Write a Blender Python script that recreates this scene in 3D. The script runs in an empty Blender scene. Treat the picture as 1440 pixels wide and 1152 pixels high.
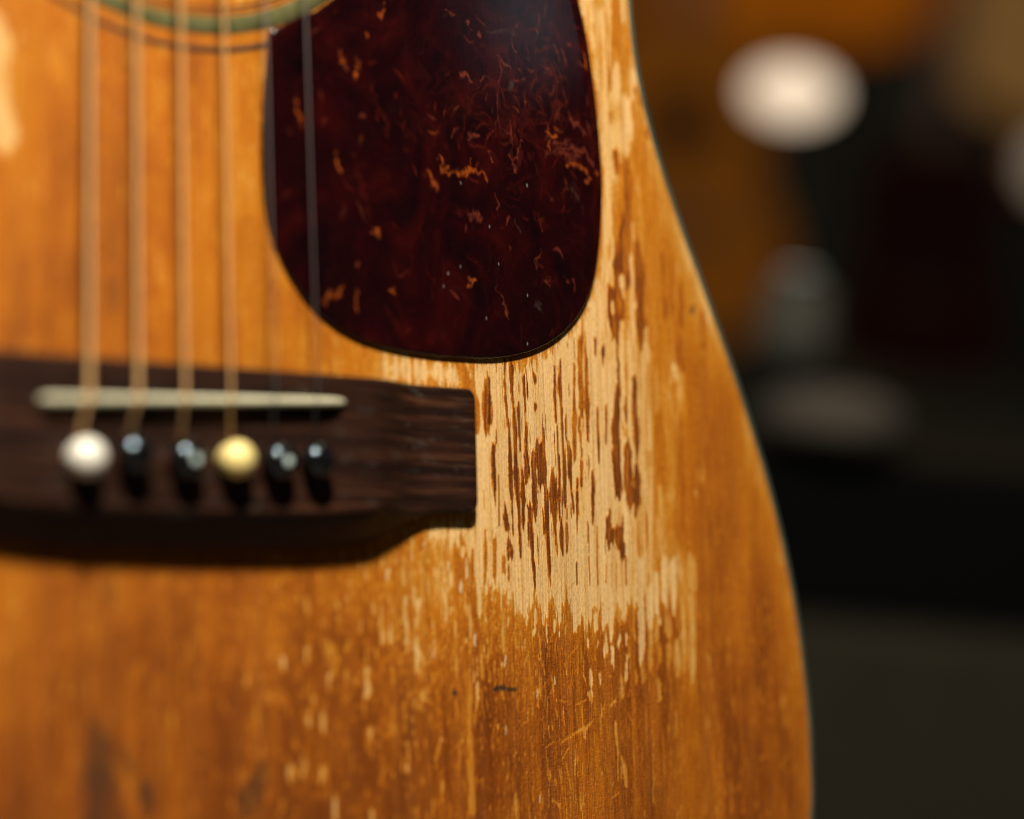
import bpy, bmesh, math, random
import numpy as np
from mathutils import Matrix, Vector

scene = bpy.context.scene
COL = scene.collection
R = math.radians

# ------------------------------------------------------------------ frame of the guitar
# The guitar is modelled in millimetres: u to the right, v up along the strings (0 at the saddle),
# n out of the top.  It leans back a little, standing on its end on the floor.
LEAN = R(-10)
ROOT_LOC = Vector((0, 0, .02))
BASE_V = -188.0
M_ROOT = Matrix.Translation(ROOT_LOC) @ Matrix.Rotation(LEAN, 4, 'X')
def loc(u, v, n): return Vector((u/1000, -n/1000, (v-BASE_V)/1000))
def world(u, v, n): return M_ROOT @ loc(u, v, n)
def wdir(u, v, n): return (M_ROOT.to_3x3() @ Vector((u, -n, v))).normalized()

# ------------------------------------------------------------------ camera
cam_d = bpy.data.cameras.new('camera')
cam = bpy.data.objects.new('camera', cam_d); COL.objects.link(cam)
cr = wdir(0.75147513, -0.02513449, 0.65928247)
cu = wdir(-0.05075222, 0.99411085, 0.09574879)
cf = wdir(0.65780646, 0.10541288, -0.74577395)
cp = world(-258.8175, -52.7096, 395.7654)
cam.matrix_world = Matrix(((cr.x, cu.x, -cf.x, cp.x), (cr.y, cu.y, -cf.y, cp.y), (cr.z, cu.z, -cf.z, cp.z), (0, 0, 0, 1)))
cam_d.sensor_fit = 'HORIZONTAL'; cam_d.sensor_width = 36; cam_d.lens = 3300/1440*36
cam_d.clip_start = .02; cam_d.clip_end = 50
cam_d.dof.use_dof = True
focus = world(96.5, -2, 0.4)
cam_d.dof.focus_distance = (focus-cp).dot(cf)
cam_d.dof.aperture_fstop = 3.3
cam_d.dof.aperture_blades = 0
scene.camera = cam

# ------------------------------------------------------------------ world, lamps, exposure
w = bpy.data.worlds.new('World'); scene.world = w; w.use_nodes = True
bg = w.node_tree.nodes['Background']
bg.inputs['Color'].default_value = (.6, .66, .75, 1); bg.inputs['Strength'].default_value = .016

def area_lamp(name, pos, target, power, size, color, size_y=None):
    d = bpy.data.lights.new(name, 'AREA'); d.energy = power; d.color = color; d.size = size
    if size_y: d.shape = 'RECTANGLE'; d.size_y = size_y
    else: d.shape = 'DISK'
    o = bpy.data.objects.new(name, d); COL.objects.link(o)
    o.location = pos
    o.rotation_euler = (target-pos).to_track_quat('-Z', 'Y').to_euler()
    return o
KD = Vector((-.66, 1.22, 1.0)).normalized()*720
area_lamp('key_lamp', world(62+KD.x, 22+KD.y, KD.z), world(62, 22, 0), 12.9, .075, (1, .93, .79))
# tall narrow cool window to the front right, seen only in the gloss of the pickguard
area_lamp('window_light', world(1245, 760, 1300), world(103, 80, 0), .08, .055, (.72, .86, 1), .46)
# added fill light without a seen source, brightening the instruments behind
area_lamp('background_fill', Vector((.75, .35, 1.9)), Vector((1.2, 1.1, .4)), 5.6, .4, (1, .86, .66))

scene.view_settings.view_transform = 'Standard'
scene.view_settings.look = 'None'
scene.view_settings.exposure = 0
scene.view_settings.gamma = 1
try:
    scene.cycles.use_denoising = True
    scene.cycles.denoiser = 'OPENIMAGEDENOISE'
    scene.cycles.denoising_input_passes = 'RGB_ALBEDO_NORMAL'
    scene.cycles.use_adaptive_sampling = False
    scene.cycles.sample_clamp_indirect = 4
    scene.cycles.max_bounces = 6
    scene.cycles.filter_width = 1.05
except Exception:
    pass

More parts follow.
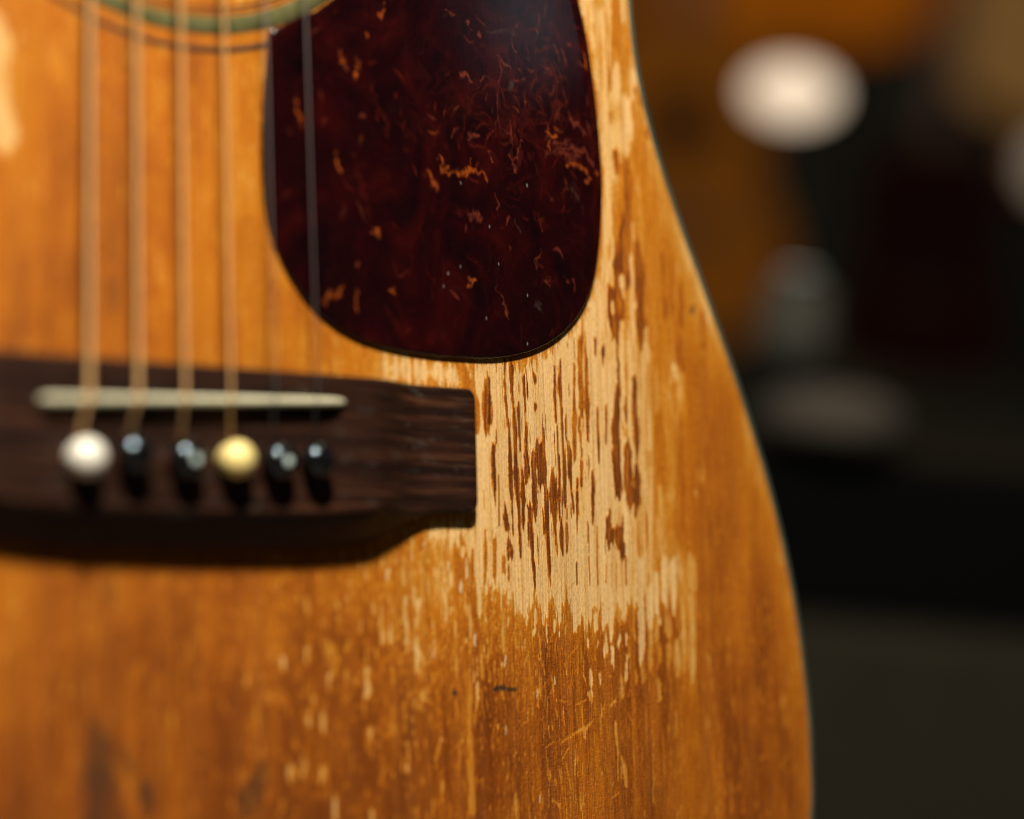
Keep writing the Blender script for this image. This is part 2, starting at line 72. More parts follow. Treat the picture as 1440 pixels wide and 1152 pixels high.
# ------------------------------------------------------------------ traced marks, in mm on the guitar top
WEAR_MARKS=[(0.95,[(88.4,14.37,0.27),(88.3,11.32,0.27)]),(0.95,[(90.24,14.49,0.27),(90.17,12.45,0.74),(90.21,8.65,0.6),(90.58,4.62,0.4)]),(0.95,[(88.24,9.55,0.27),(88.29,6.02,0.4),(88.67,2.5,0.53),(89.04,-1.51,0.53),(89.25,-5.28,0.6),(89.17,-7.54,0.67)]),(0.95,[(90.57,4.37,0.34),(90.8,1.09,0.54),(91.0,-2.69,0.6),(91.01,-7.48,0.74)]),(0.95,[(92.28,5.22,0.17),(92.14,3.18,0.61),(92.26,-0.1,0.47),(92.34,-2.88,0.34),(92.4,-5.91,0.2)]),(0.95,[(93.99,10.91,0.47),(94.06,8.11,0.47),(94.25,5.83,0.34),(94.21,2.78,0.17)]),(0.95,[(96.5,15.02,0.14),(96.76,12.61,0.27),(97.28,10.98,0.68),(97.26,10.39,0.41)]),(0.95,[(97.52,5.24,0.1),(97.38,4.22,0.61),(97.29,3.57,0.27)]),(0.95,[(103.49,13.67,0.35),(103.5,9.42,0.49),(103.53,5.31,0.52),(103.57,1.71,0.28)]),(0.95,[(105.43,14.7,0.35),(105.21,11.59,0.49),(105.02,8.22,0.87),(105.42,4.89,0.52),(105.55,-0.77,0.35),(105.57,-4.87,0.28),(105.56,-9.8,0.52)]),(0.95,[(106.74,3.15,0.17),(106.77,-0.71,0.17)]),(0.95,[(99.49,-1.68,0.17),(99.43,-3.59,0.51),(99.33,-6.14,0.96),(98.56,-8.72,2.05)]),(0.95,[(98.22,-3.9,0.17),(97.97,-6.2,0.34)]),(0.95,[(94.43,-0.76,0.2),(94.33,-3.81,0.51),(94.36,-7.6,0.68)]),(0.95,[(96.23,-7.28,0.27),(96.18,-8.8,0.68)]),(0.95,[(85.36,-2.43,0.1),(85.36,-4.69,0.4),(84.43,-5.72,0.66),(84.19,-8.23,0.49)]),(0.95,[(107.53,-3.77,0.17),(107.53,-8.4,0.42)]),(0.72,[(83.15,10.76,0.13),(82.9,8.23,1.15),(82.66,5.71,1.64),(82.87,1.96,1.81),(82.61,-1.05,0.99)]),(0.72,[(109.78,14.2,0.28),(109.56,8.47,0.42),(109.49,2.0,0.88),(109.3,-3.18,0.7),(109.15,-7.05,0.53),(109.29,-7.82,0.18)]),(0.72,[(111.95,20.34,1.06),(111.75,15.11,0.99),(111.73,9.9,1.06),(111.53,4.69,0.88),(111.15,-0.51,0.53),(111.48,-5.67,0.18)]),(0.5,[(78.81,7.99,0.49),(79.67,4.3,0.98),(79.68,-0.69,0.82),(79.32,-1.95,0.16)]),(0.5,[(74.75,12.98,0.65),(75.96,10.32,1.29),(76.55,8.36,1.62)]),(1.15,[(103.86,0.18,0.1),(103.98,-5.96,0.14),(104.18,-9.85,0.17)]),(1.15,[(83.62,10.03,0.26),(83.65,5.76,0.46),(83.32,0.73,0.39)]),(1.0,[(84.22,-7.33,0.49),(84.22,-12.32,0.59),(84.45,-15.56,0.46),(84.67,-18.79,0.13)]),(1.0,[(87.33,-18.22,0.26),(87.41,-20.72,0.73),(87.82,-23.2,0.66),(88.01,-24.45,0.27)]),(1.0,[(88.2,-26.94,0.66),(88.31,-28.43,1.16),(88.1,-29.92,0.66)]),(1.0,[(89.19,-7.14,0.67),(89.39,-10.9,0.73),(89.43,-14.67,0.67),(89.52,-17.17,0.4),(89.56,-20.92,0.2),(89.6,-24.67,0.13)]),(1.0,[(91.02,-7.07,0.74),(90.85,-12.11,0.94),(91.1,-14.62,0.84),(91.48,-18.37,0.54),(91.52,-22.13,0.33),(91.6,-24.64,0.23),(91.76,-29.64,0.33)]),(1.0,[(92.76,-10.29,0.34),(92.78,-14.57,0.74),(92.82,-18.34,0.6),(92.76,-22.11,0.47),(92.8,-23.87,0.17)]),(1.0,[(94.55,-6.94,0.74),(94.25,-10.74,0.74),(93.97,-14.03,0.27)]),(1.0,[(96.25,-6.87,0.51),(96.36,-13.2,0.85),(96.38,-17.5,0.85),(96.41,-21.54,0.2)]),(1.0,[(98.29,-6.79,1.71),(98.49,-10.6,1.53),(97.55,-13.17,0.68),(97.47,-15.45,0.2)]),(1.0,[(93.83,-18.32,0.34),(94.79,-19.55,0.67),(94.86,-22.57,0.67),(95.08,-25.84,0.74),(95.45,-29.6,0.54),(95.66,-33.36,0.74),(95.64,-35.92,0.61),(95.61,-36.62,0.2)]),(1.0,[(100.15,-16.64,0.27),(100.05,-19.44,0.68),(100.05,-22.48,0.85),(100.22,-27.03,0.61),(100.32,-30.82,0.61),(100.36,-34.6,0.48),(100.65,-37.88,0.2)]),(1.0,[(98.86,-19.46,0.2),(98.94,-21.99,0.34),(98.85,-24.52,0.17)]),(1.0,[(104.3,-6.57,0.28),(104.21,-11.69,0.41),(104.09,-16.8,0.35),(103.66,-19.35,0.1)]),(1.0,[(106.03,-6.5,0.52),(105.89,-10.35,0.87),(105.75,-14.2,0.76),(105.62,-17.52,0.35)]),(1.0,[(104.45,-21.12,0.21),(104.33,-24.43,0.86),(104.53,-28.24,0.55),(104.7,-30.27,0.14)]),(1.0,[(109.64,-12.54,0.42),(109.38,-16.66,0.56),(109.44,-20.51,0.49),(109.37,-24.09,0.14)]),(1.0,[(88.02,-32.16,0.26),(87.94,-34.65,0.26)]),(0.82,[(102.27,-10.22,0.28),(102.17,-13.03,1.2),(102.25,-15.57,1.55),(102.33,-18.11,1.37),(102.4,-20.91,0.52),(102.44,-24.46,0.48),(102.81,-28.26,0.34)]),(0.82,[(107.6,-6.44,0.87),(107.46,-10.3,0.87),(107.83,-14.14,0.28),(108.21,-17.97,0.35),(108.49,-19.76,0.17)]),(0.82,[(105.96,-22.37,0.35),(106.01,-25.68,0.48),(105.92,-27.97,0.28)]),(0.82,[(111.41,-7.59,0.42),(111.21,-12.75,0.42)]),(0.55,[(81.18,-15.4,0.1),(81.28,-19.36,0.1)]),(0.55,[(81.39,-24.31,0.26),(81.42,-28.51,0.46),(81.02,-35.95,0.39)]),(0.55,[(83.94,-26.25,0.39),(84.17,-29.22,0.72),(83.67,-34.66,0.52)]),(0.55,[(86.76,-30.43,0.59),(86.66,-33.41,0.49)]),(0.55,[(74.55,-26.38,0.64),(74.73,-31.03,0.96),(74.26,-35.97,0.96)]),(0.55,[(73.17,-29.82,0.64),(73.14,-35.97,0.96)]),(0.55,[(77.37,-28.55,0.32),(77.18,-34.69,0.64)]),(1.1,[(108.74,-31.51,0.14),(108.75,-35.89,0.14)]),(1.1,[(106.27,-18.79,0.14),(106.19,-20.83,0.1)]),(1.1,[(85.72,-11.78,0.13),(85.53,-22.75,0.13)]),(0.7,[(113.45,20.44,0.36),(113.42,15.21,0.89),(113.52,8.7,1.07),(113.62,2.2,0.89),(113.45,-2.22,0.43)]),(0.92,[(116.66,20.67,0.43),(116.65,17.78,0.29)]),(0.92,[(119.54,20.87,0.54),(119.25,18.22,0.79),(119.0,16.36,0.29)]),(0.92,[(124.26,21.21,0.73),(124.15,15.9,0.66),(123.93,10.6,0.58),(123.11,6.6,1.09),(122.76,2.64,1.45),(122.6,-1.31,1.52),(122.58,-6.29,1.63)]),(0.92,[(129.03,12.76,0.44),(129.07,9.57,0.92),(129.09,5.59,1.03),(129.23,0.3,1.03),(129.37,-4.98,0.55),(129.53,-5.5,0.18)]),(0.92,[(126.24,7.56,0.37),(125.97,5.43,0.8),(126.02,2.27,0.44),(126.16,1.22,0.15)]),(0.92,[(119.65,5.89,0.29),(119.51,2.48,0.43),(119.3,-2.76,0.29)]),(0.92,[(116.75,4.96,0.21),(116.77,1.05,0.43),(116.92,-4.16,0.54),(116.81,-7.02,0.29)]),(0.42,[(137.42,22.13,1.7),(137.62,18.11,1.51),(137.12,15.39,0.56)]),(0.42,[(142.59,11.14,1.14),(142.8,7.38,1.14)]),(0.52,[(137.34,3.34,1.13),(137.1,-2.01,2.06),(136.93,-5.75,1.69)]),(0.3,[(126.96,16.08,0.29),(126.52,5.46,0.26)]),(0.3,[(133.14,13.8,0.26),(132.15,-8.89,0.26)]),(0.3,[(131.07,21.69,0.37),(131.16,19.55,0.19)]),(0.3,[(135.17,21.97,0.3),(135.0,13.92,0.22)]),(0.3,[(124.76,2.74,0.29),(125.04,0.64,0.8),(125.9,-0.64,0.66)]),(0.95,[(121.87,-5.9,0.9),(122.43,-9.8,1.45),(123.01,-13.18,1.63),(123.31,-14.74,0.43)]),(0.95,[(129.04,-8.26,0.55),(129.17,-12.21,1.03),(129.07,-16.16,1.03),(128.15,-20.64,0.29)]),(0.95,[(119.7,-19.51,0.36),(119.25,-21.6,0.72),(119.51,-24.19,1.07),(119.22,-26.78,0.43)]),(0.95,[(119.71,-23.66,0.36),(119.79,-24.18,1.07),(122.9,-24.52,1.26),(123.44,-24.64,0.36)]),(0.95,[(123.94,-21.25,0.29),(123.48,-23.6,1.08),(123.01,-26.21,1.62),(123.46,-28.54,1.08),(123.95,-29.71,0.29)]),(0.95,[(114.73,-10.06,0.35),(114.81,-12.64,0.64),(114.6,-17.82,0.64),(114.25,-22.21,0.21)]),(0.85,[(126.23,-5.73,1.83),(126.06,-9.68,1.64),(125.95,-12.31,1.64),(126.54,-15.7,1.64),(126.83,-17.26,0.73)]),(0.52,[(137.32,-5.31,1.87),(137.52,-9.29,1.87),(138.1,-13.0,0.94)]),(0.38,[(135.38,-15.47,0.45),(135.4,-19.17,0.33)]),(0.38,[(138.24,-14.06,0.38),(138.41,-18.57,0.49),(139.01,-25.99,0.67),(139.29,-28.11,0.45)]),(0.38,[(135.88,-29.2,0.3),(135.69,-33.42,0.48)]),(0.22,[(133.22,-5.46,0.41),(131.89,-35.84,0.33)]),(0.22,[(130.54,-16.12,0.29),(129.87,-35.85,0.29)]),(0.22,[(127.2,-21.45,0.29),(126.77,-35.86,0.29)]),(0.22,[(135.35,-20.23,0.3),(135.21,-29.21,0.37)]),(0.22,[(133.96,-22.37,0.22),(133.44,-35.84,0.22)]),(0.9,[(112.69,-21.73,0.11),(112.51,-26.35,0.14)]),(0.9,[(112.71,-30.2,0.18),(112.84,-35.89,0.18)]),(0.9,[(115.64,-22.96,0.11),(115.3,-35.88,0.21)]),(0.9,[(118.12,-31.96,0.14),(117.96,-35.87,0.14)]),(0.9,[(124.69,-29.31,0.22),(124.42,-35.86,0.29)]),(0.02,[(129.28,-32.51,1.46),(129.13,-40.33,1.17),(129.15,-48.14,1.02),(128.8,-52.02,0.91),(128.52,-54.35,0.36)]),(0.02,[(131.81,-37.73,0.74),(131.94,-42.96,1.03),(131.84,-49.47,0.73)]),(0.02,[(134.13,-35.11,0.92),(134.27,-40.35,0.92),(134.8,-45.07,0.74)]),(0.02,[(137.41,-32.46,1.12),(137.11,-39.05,1.04),(137.4,-40.89,0.37)]),(0.02,[(140.4,-32.44,1.31),(140.29,-39.05,0.94),(139.93,-42.74,0.45)]),(0.24,[(131.9,-48.17,0.81),(131.58,-55.45,0.55)]),(0.24,[(134.26,-44.8,0.81),(134.11,-48.2,0.81),(133.67,-49.76,0.37)]),(0.24,[(137.64,-43.78,0.82),(138.04,-47.2,0.82)]),(0.24,[(143.61,-36.4,1.13),(143.3,-43.03,1.13),(143.12,-50.95,0.94),(142.87,-56.22,0.56)]),(0.24,[(146.19,-40.39,1.14),(146.0,-48.35,1.14),(145.7,-56.28,0.83),(145.35,-59.7,0.45)]),(0.24,[(140.54,-49.86,0.75),(140.56,-53.54,1.12),(140.56,-57.48,0.56)]),(0.24,[(146.26,-32.4,1.9),(146.67,-35.87,1.33)]),(0.05,[(114.29,-43.61,0.7),(114.21,-45.65,0.77)]),(0.05,[(117.16,-42.61,0.89),(116.86,-45.68,0.71)]),(0.05,[(119.33,-41.59,2.14),(118.84,-44.93,0.89)]),(0.05,[(123.83,-41.09,0.72),(123.72,-43.94,0.54)]),(0.05,[(117.51,-46.97,0.35),(117.15,-51.57,0.78)]),(0.05,[(119.11,-46.99,0.53),(119.03,-49.04,0.36)]),(0.05,[(121.91,-48.56,0.57),(121.3,-50.1,0.36)]),(0.05,[(123.9,-48.07,0.43),(123.82,-50.13,0.36)]),(0.05,[(124.06,-52.97,0.36),(123.49,-57.85,0.57)]),(0.05,[(119.46,-51.61,0.57),(119.34,-54.42,0.5)]),(0.05,[(111.62,-48.93,0.35),(111.57,-50.2,0.35)]),(0.05,[(114.76,-49.49,0.25),(114.54,-50.51,0.25)]),(0.05,[(112.06,-55.54,0.35),(112.13,-58.34,0.52)]),(0.05,[(114.98,-57.14,0.42),(115.1,-58.66,0.35)]),(0.05,[(112.02,-61.12,0.52),(111.99,-61.88,0.45)]),(0.3,[(121.86,-58.32,0.54),(121.91,-61.4,0.64)]),(0.3,[(126.3,-46.81,0.51),(126.6,-48.36,0.36)]),(0.3,[(126.85,-42.4,0.51),(126.56,-45.0,0.36)]),(0.3,[(121.8,-42.38,0.9),(121.73,-44.18,0.54)]),(0.3,[(134.54,-50.82,0.74),(134.59,-53.95,0.44)]),(0.3,[(137.85,-51.39,0.93),(137.7,-54.8,0.67)]),(0.3,[(129.18,-55.92,0.73),(129.09,-57.99,0.58)]),(0.3,[(126.58,-57.41,0.51),(126.52,-58.7,0.43)]),(0.3,[(134.14,-59.93,0.74),(134.2,-62.53,0.74)]),(0.05,[(79.33,-32.81,0.97),(79.18,-37.72,0.81),(79.21,-42.13,0.48)]),(0.05,[(89.49,-32.75,0.4),(89.82,-37.72,0.53),(89.83,-42.44,0.27)]),(0.05,[(93.29,-43.46,0.2),(92.91,-44.95,0.27)]),(0.05,[(95.54,-46.22,0.4),(94.84,-47.21,0.27)]),(0.05,[(95.67,-42.73,0.61),(95.43,-44.72,0.4)]),(0.05,[(98.12,-40.23,0.61),(97.96,-44.74,0.54)]),(0.05,[(98.97,-44.75,0.17),(98.8,-47.76,0.2),(99.16,-49.01,0.17)]),(0.05,[(101.52,-44.78,0.51),(101.29,-46.53,0.34)]),(0.05,[(103.02,-41.26,0.62),(103.08,-44.29,0.48)]),(0.05,[(102.8,-47.18,0.24),(102.78,-47.68,0.21)]),(0.05,[(108.06,-40.27,0.87),(107.83,-46.35,0.55)]),(0.05,[(85.34,-53.73,0.39),(85.13,-55.08,0.16)]),(0.28,[(76.32,-41.87,0.38),(76.31,-47.48,0.48),(76.04,-51.12,0.38)]),(0.28,[(86.04,-42.17,0.39),(85.91,-46.36,0.49),(86.1,-50.55,0.66)]),(0.28,[(89.67,-47.15,0.4),(89.75,-49.62,0.5)]),(0.28,[(92.28,-48.67,0.27),(92.21,-50.65,0.17)]),(0.28,[(79.39,-51.91,0.39),(79.26,-56.05,0.32)]),(0.28,[(81.51,-51.21,0.32),(81.45,-53.17,0.26)]),(0.28,[(81.69,-55.62,0.26),(81.47,-57.56,0.26)]),(0.28,[(78.08,-57.72,0.32),(77.98,-60.87,0.38)]),(0.28,[(85.48,-59.38,0.26),(85.42,-61.09,0.39)]),(0.28,[(92.98,-52.4,0.27),(92.08,-54.37,0.27)]),(0.28,[(100.5,-58.79,0.14),(100.45,-60.04,0.14)]),(0.28,[(75.98,-58.39,0.48),(75.9,-60.81,0.57)]),(0.28,[(105.1,-45.31,0.21),(104.53,-46.82,0.27)]),(-0.3,[(86.53,-52.28,0.16),(86.14,-54.24,0.26)]),(-0.3,[(77.75,-47.49,0.26),(77.64,-49.2,0.32)]),(-0.3,[(75.63,-32.83,0.32),(75.59,-34.3,0.32)]),(-0.3,[(74.08,-36.5,0.38),(74.05,-37.48,0.26)]),(-0.3,[(83.2,-59.32,0.36),(83.22,-60.54,0.36)]),(-0.3,[(101.06,-57.56,0.14),(101.09,-58.43,0.2)]),(-0.3,[(95.73,-59.91,0.17),(95.62,-61.15,0.17)]),(-0.3,[(96.55,-53.09,0.13),(96.54,-53.34,0.13)]),(0.22,[(102.58,-71.71,0.11),(105.53,-70.56,0.13),(107.77,-69.44,0.18),(110.57,-68.75,0.31),(112.59,-67.0,0.13)]),(0.22,[(103.68,-76.07,0.09),(104.38,-79.29,0.13),(105.08,-82.51,0.09)]),(0.22,[(119.86,-68.69,0.41),(119.99,-72.36,0.5),(120.17,-74.81,0.23)]),(0.22,[(121.28,-75.68,0.32),(122.26,-79.39,0.64),(122.45,-81.84,0.41)]),(0.22,[(111.15,-61.09,0.27),(111.96,-61.72,0.54),(111.65,-62.52,0.22)]),(0.22,[(119.81,-62.98,0.14),(118.06,-64.14,0.18)]),(0.22,[(77.92,-57.81,0.33),(77.78,-62.47,0.33)]),(0.22,[(98.3,-82.14,0.17),(98.17,-85.68,0.17)]),(0.22,[(99.29,-84.56,0.17),(101.41,-85.87,0.22)]),(0.22,[(106.63,-70.6,0.13),(106.58,-74.6,0.09)]),(0.22,[(104.89,-72.93,0.09),(102.6,-75.62,0.09)]),(0.22,[(92.32,-77.49,0.08),(91.22,-78.61,0.08)]),(0.22,[(88.75,-73.4,0.13),(88.2,-74.36,0.13)]),(0.22,[(93.51,-81.48,0.13),(93.5,-84.62,0.08)]),(0.42,[(75.77,-57.76,0.41),(75.91,-61.63,0.49),(75.28,-65.48,0.81),(75.56,-73.2,0.65),(75.88,-79.37,0.98),(75.71,-84.73,0.89),(73.9,-86.15,0.4)]),(-0.3,[(83.19,-59.51,0.25),(83.16,-60.49,0.25)]),(-0.3,[(95.7,-60.06,0.13),(95.54,-61.64,0.17)]),(-0.3,[(86.07,-67.43,0.13),(86.01,-68.99,0.17)]),(-0.3,[(95.56,-83.76,0.17),(95.53,-84.54,0.17)]),(0.1,[(79.38,-20.2,0.78),(79.22,-31.15,0.65),(79.15,-39.33,0.57),(79.24,-42.33,0.41)]),(0.1,[(82.64,-20.12,0.79),(82.56,-28.38,0.65),(82.53,-34.96,0.39)]),(0.16,[(60.4,-26.77,0.37),(60.3,-30.51,0.32)]),(0.16,[(63.81,-27.79,0.35),(63.76,-29.67,0.4)]),(0.16,[(53.77,-33.74,0.53),(53.73,-35.32,0.53)]),(0.16,[(58.18,-39.82,0.64),(57.9,-44.05,0.68)]),(0.16,[(60.64,-37.17,0.54),(60.73,-40.09,0.37)]),(0.16,[(62.1,-40.1,0.37),(61.67,-43.29,0.49),(61.17,-45.41,0.35)]),(0.16,[(67.3,-33.4,0.3),(67.33,-38.5,0.3)]),(0.16,[(53.96,-46.12,0.53),(53.9,-48.49,0.53)]),(0.16,[(60.85,-48.59,0.54),(61.29,-51.24,0.84)]),(0.16,[(66.19,-48.39,0.45),(65.94,-51.06,0.37)]),(0.16,[(69.26,-38.24,0.38),(69.46,-43.61,0.45)]),(0.16,[(72.23,-44.71,0.46),(72.27,-49.55,0.35)]),(0.16,[(76.24,-40.96,0.31),(76.4,-47.45,0.36)]),(0.16,[(58.9,-44.59,0.39),(58.6,-49.87,0.34)]),(0.16,[(58.06,-31.33,0.39),(57.64,-34.52,0.34)]),(0.16,[(70.93,-35.0,0.56),(70.72,-36.35,0.56)]),(0.16,[(74.84,-28.47,0.56),(74.45,-29.56,0.56)]),(-0.3,[(75.65,-30.91,0.18),(75.55,-34.44,0.18)]),(-0.3,[(70.49,-31.9,0.25),(70.47,-32.84,0.25)]),(-0.3,[(73.88,-36.62,0.31),(73.94,-37.29,0.31)]),(-0.3,[(77.82,-47.74,0.18),(77.69,-49.37,0.18)]),(0.14,[(49.49,-40.94,0.34),(49.47,-42.02,0.34)]),(0.14,[(46.02,-43.88,0.42),(45.97,-46.02,0.42)]),(0.14,[(51.67,-41.76,0.38),(51.12,-44.73,0.38)]),(0.14,[(51.77,-46.09,0.43),(51.71,-48.51,0.38)]),(0.14,[(37.22,-48.31,0.49),(37.17,-50.68,0.49)]),(0.14,[(31.93,-50.07,0.48),(31.89,-52.16,0.4)]),(0.14,[(47.45,-55.14,0.59),(47.5,-58.88,0.5)]),(0.14,[(58.15,-40.71,0.48),(58.04,-45.07,0.39)]),(0.14,[(61.84,-39.63,0.26),(61.41,-45.1,0.31)]),(0.14,[(61.11,-48.37,0.61),(60.95,-54.37,0.52)]),(0.14,[(30.51,-72.97,0.56),(30.46,-75.3,0.48)]),(0.14,[(27.26,-74.36,0.56),(27.36,-75.92,0.56)]),(0.14,[(35.03,-74.75,0.53),(34.98,-77.09,0.49)]),(0.14,[(58.07,-70.52,0.26),(57.79,-75.89,0.3)]),(0.14,[(67.39,-69.83,0.22),(65.71,-74.11,0.26)]),(0.14,[(67.71,-78.56,0.26),(67.51,-80.72,0.26)]),(0.14,[(35.59,-63.27,0.49),(35.54,-65.89,0.41)]),(0.14,[(32.0,-63.15,0.48),(31.96,-64.97,0.48)]),(0.14,[(48.19,-67.17,0.46),(48.16,-68.5,0.42)]),(0.14,[(53.84,-46.11,0.39),(53.78,-48.27,0.34)]),(0.14,[(40.32,-43.3,0.41),(40.39,-45.96,0.37)]),(0.14,[(38.49,-81.72,0.49),(38.42,-84.85,0.49)]),(0.14,[(48.12,-84.4,0.42),(48.09,-85.46,0.42)]),(0.14,[(40.05,-40.1,0.37),(40.03,-41.17,0.37)]),(0.14,[(32.13,-40.08,0.49),(32.08,-42.45,0.4)]),(0.14,[(47.64,-32.58,0.38),(47.58,-35.28,0.34)]),(0.14,[(58.07,-30.32,0.35),(57.93,-35.8,0.3)]),(0.14,[(25.76,-51.78,0.56),(25.73,-53.08,0.48)]),(0.14,[(37.4,-55.44,0.57),(37.22,-57.54,0.49)]),(0.14,[(42.08,-54.49,0.37),(42.03,-56.61,0.33)]),(0.14,[(57.61,-61.33,0.3),(57.32,-67.26,0.3)]),(0.14,[(54.11,-62.84,0.3),(53.88,-66.59,0.3)]),(-0.25,[(53.6,-33.36,0.3),(53.56,-35.26,0.26)]),(-0.25,[(65.67,-50.08,0.22),(65.62,-51.73,0.26)]),(-0.25,[(63.65,-27.79,0.26),(63.61,-29.17,0.26)]),(0.13,[(-39.71,69.79,1.84),(-38.65,65.05,2.76),(-38.05,58.14,3.68),(-38.37,52.51,3.37),(-38.99,48.95,1.53)]),(0.42,[(-34.65,61.43,2.79),(-34.36,55.85,2.17)]),(0.42,[(-26.48,65.48,1.59),(-26.17,64.1,1.59)]),(0.42,[(23.36,77.6,1.46),(22.27,56.09,1.27),(22.73,41.03,1.45),(24.91,30.7,1.82),(27.57,26.42,1.1)]),(0.42,[(14.76,70.19,1.43),(13.54,47.5,1.77),(13.78,40.07,1.06)]),(0.85,[(127.61,48.84,1.67),(127.08,40.74,3.32),(124.74,37.31,2.2),(123.79,31.9,2.74),(123.96,27.13,2.92),(123.45,23.64,1.46)]),(0.85,[(131.22,42.47,2.24),(131.67,35.78,2.24),(131.33,27.7,2.23),(131.86,22.92,1.49)]),(0.85,[(123.85,24.46,0.55),(123.93,17.79,0.8)]),(0.7,[(140.26,43.33,0.69),(139.86,38.67,0.84),(140.34,32.47,0.76),(140.28,27.04,0.61)]),(0.7,[(145.64,35.91,1.16),(146.01,31.57,1.16),(145.25,27.42,0.96)]),(0.7,[(142.57,27.21,1.15),(144.29,23.27,1.92),(144.87,19.18,2.11)]),(0.7,[(153.23,28.85,1.17),(153.58,23.93,1.57)]),(0.12,[(126.14,35.83,0.74),(126.36,32.11,0.59)]),(0.12,[(129.83,49.07,0.6),(129.36,42.29,0.82),(129.45,35.59,0.74),(129.59,30.24,0.74),(129.36,24.87,0.81),(129.07,18.13,1.11)]),(0.12,[(122.59,38.18,0.73),(122.64,34.99,0.51)]),(0.12,[(125.69,24.87,0.92),(125.4,17.89,1.46)]),(0.12,[(134.12,23.62,1.12),(133.9,18.45,1.12)]),(0.12,[(122.61,29.68,0.51),(122.72,28.09,0.44)]),(0.12,[(121.06,22.94,0.91),(120.85,17.59,1.09)]),(0.12,[(120.1,34.77,0.8),(119.74,21.52,0.79)]),(0.4,[(136.96,49.81,2.27),(136.23,37.53,1.51),(136.32,22.7,2.26)]),(0.4,[(133.71,48.39,1.13),(133.62,46.21,0.75)]),(0.4,[(141.34,25.22,1.71),(140.67,18.9,1.9)]),(0.05,[(129.33,78.91,1.47),(129.47,73.78,1.58),(128.92,69.09,1.47)]),(0.05,[(131.79,87.01,1.02),(131.61,82.85,0.91)]),(0.05,[(129.01,104.74,0.79),(129.17,100.09,0.68)]),(0.05,[(126.53,87.26,0.9),(126.21,79.5,0.79)]),(0.45,[(126.53,104.32,1.47),(126.85,95.05,1.46),(128.36,89.09,1.13)]),(0.45,[(130.45,97.18,0.57),(130.48,89.41,0.68)]),(0.45,[(125.62,98.99,0.45),(125.19,88.61,0.45)]),(0.45,[(132.81,69.58,0.8),(134.47,58.97,1.37),(136.16,48.88,1.71)]),(0.7,[(132.66,82.48,0.68),(134.01,81.12,0.57)]),(0.7,[(135.8,73.07,0.69),(136.59,71.62,0.34)]),(0.7,[(125.31,66.08,1.01),(125.88,63.08,0.78)]),(0.7,[(128.72,64.45,0.9),(128.36,55.72,1.68),(127.92,45.39,1.9)]),(0.7,[(124.41,86.43,0.34),(124.24,82.3,0.28)]),(0.7,[(123.99,76.12,0.45),(123.9,74.07,0.28)])]
STAIN_MARKS=[(1.0,[(86.62,-59.53,0.16),(89.25,-59.65,0.26)]),(1.0,[(82.87,-59.36,0.19),(84.02,-59.22,0.33)]),(1.0,[(84.83,-59.24,0.33),(85.97,-59.34,0.26)]),(1.0,[(71.02,-59.66,0.32),(71.89,-59.97,0.38)]),(0.62,[(-18.78,-66.21,1.58),(-16.89,-67.65,1.9)]),(0.72,[(-19.45,-72.68,2.04),(-16.94,-73.89,2.37)]),(0.6,[(-18.56,-78.67,2.2),(-19.52,-82.38,2.51)]),(0.35,[(-16.33,-77.18,3.17),(-14.78,-81.33,2.22)]),(0.5,[(-12.29,-70.31,1.28),(-10.86,-72.02,1.45)]),(0.75,[(-7.51,-76.99,1.62),(-7.21,-79.07,1.46)]),(0.6,[(20.06,-74.26,1.05),(18.6,-77.75,1.75),(15.96,-79.73,1.73)]),(0.3,[(-14.73,22.04,1.46),(-14.26,20.23,1.47)]),(0.25,[(-14.16,32.06,1.31),(-13.85,29.95,1.31)]),(0.3,[(-16.02,-37.26,1.28),(-15.71,-38.64,1.28)]),(0.7,[(149.05,30.58,0.39),(150.03,30.85,0.54)]),(0.35,[(114.69,-77.6,0.45),(114.99,-78.62,0.34)]),(0.16,[(129.55,-84.27,1.28),(132.14,-84.91,0.7),(134.45,-85.78,1.53)]),(0.3,[(98.29,-75.02,0.32),(98.51,-76.42,0.32)])]
BARE_OUTLINE=[(53.73,12.66),(77.92,12.81),(86.33,13.19),(94.97,14.89),(102.75,18.04),(108.47,22.09),(113.63,27.17),(117.56,34.23),(119.75,42.92),(120.91,60.13),(120.3,73.81),(119.07,83.98),(117.15,94.06),(114.93,102.35),(114.64,112.7),(126.42,114.85),(125.99,104.23),(127.93,94.03),(126.62,85.09),(129.19,78.48),(130.01,69.88),(128.63,65.37),(125.71,63.28),(123.37,51.83),(123.63,46.72),(124.28,39.94),(122.2,34.64),(122.85,27.89),(126.91,24.46),(144.91,25.1),(144.89,8.79),(142.61,1.77),(141.34,-15.42),(141.84,-25.63),(143.94,-32.42),(144.17,-37.86),(139.53,-39.21),(127.73,-38.85),(121.79,-42.81),(116.11,-42.12),(112.64,-44.38),(108.59,-45.32),(106.63,-44.33),(105.04,-39.47),(102.8,-40.75),(98.35,-43.14),(94.14,-40.4),(91.98,-40.71),(88.82,-39.91),(84.66,-38.32),(81.58,-36.74),(78.9,-36.27),(76.58,-31.26),(72.6,-27.39),(64.61,-24.86),(72.72,-23.48),(78.49,-22.58),(78.59,7.58),(53.62,8.16)]
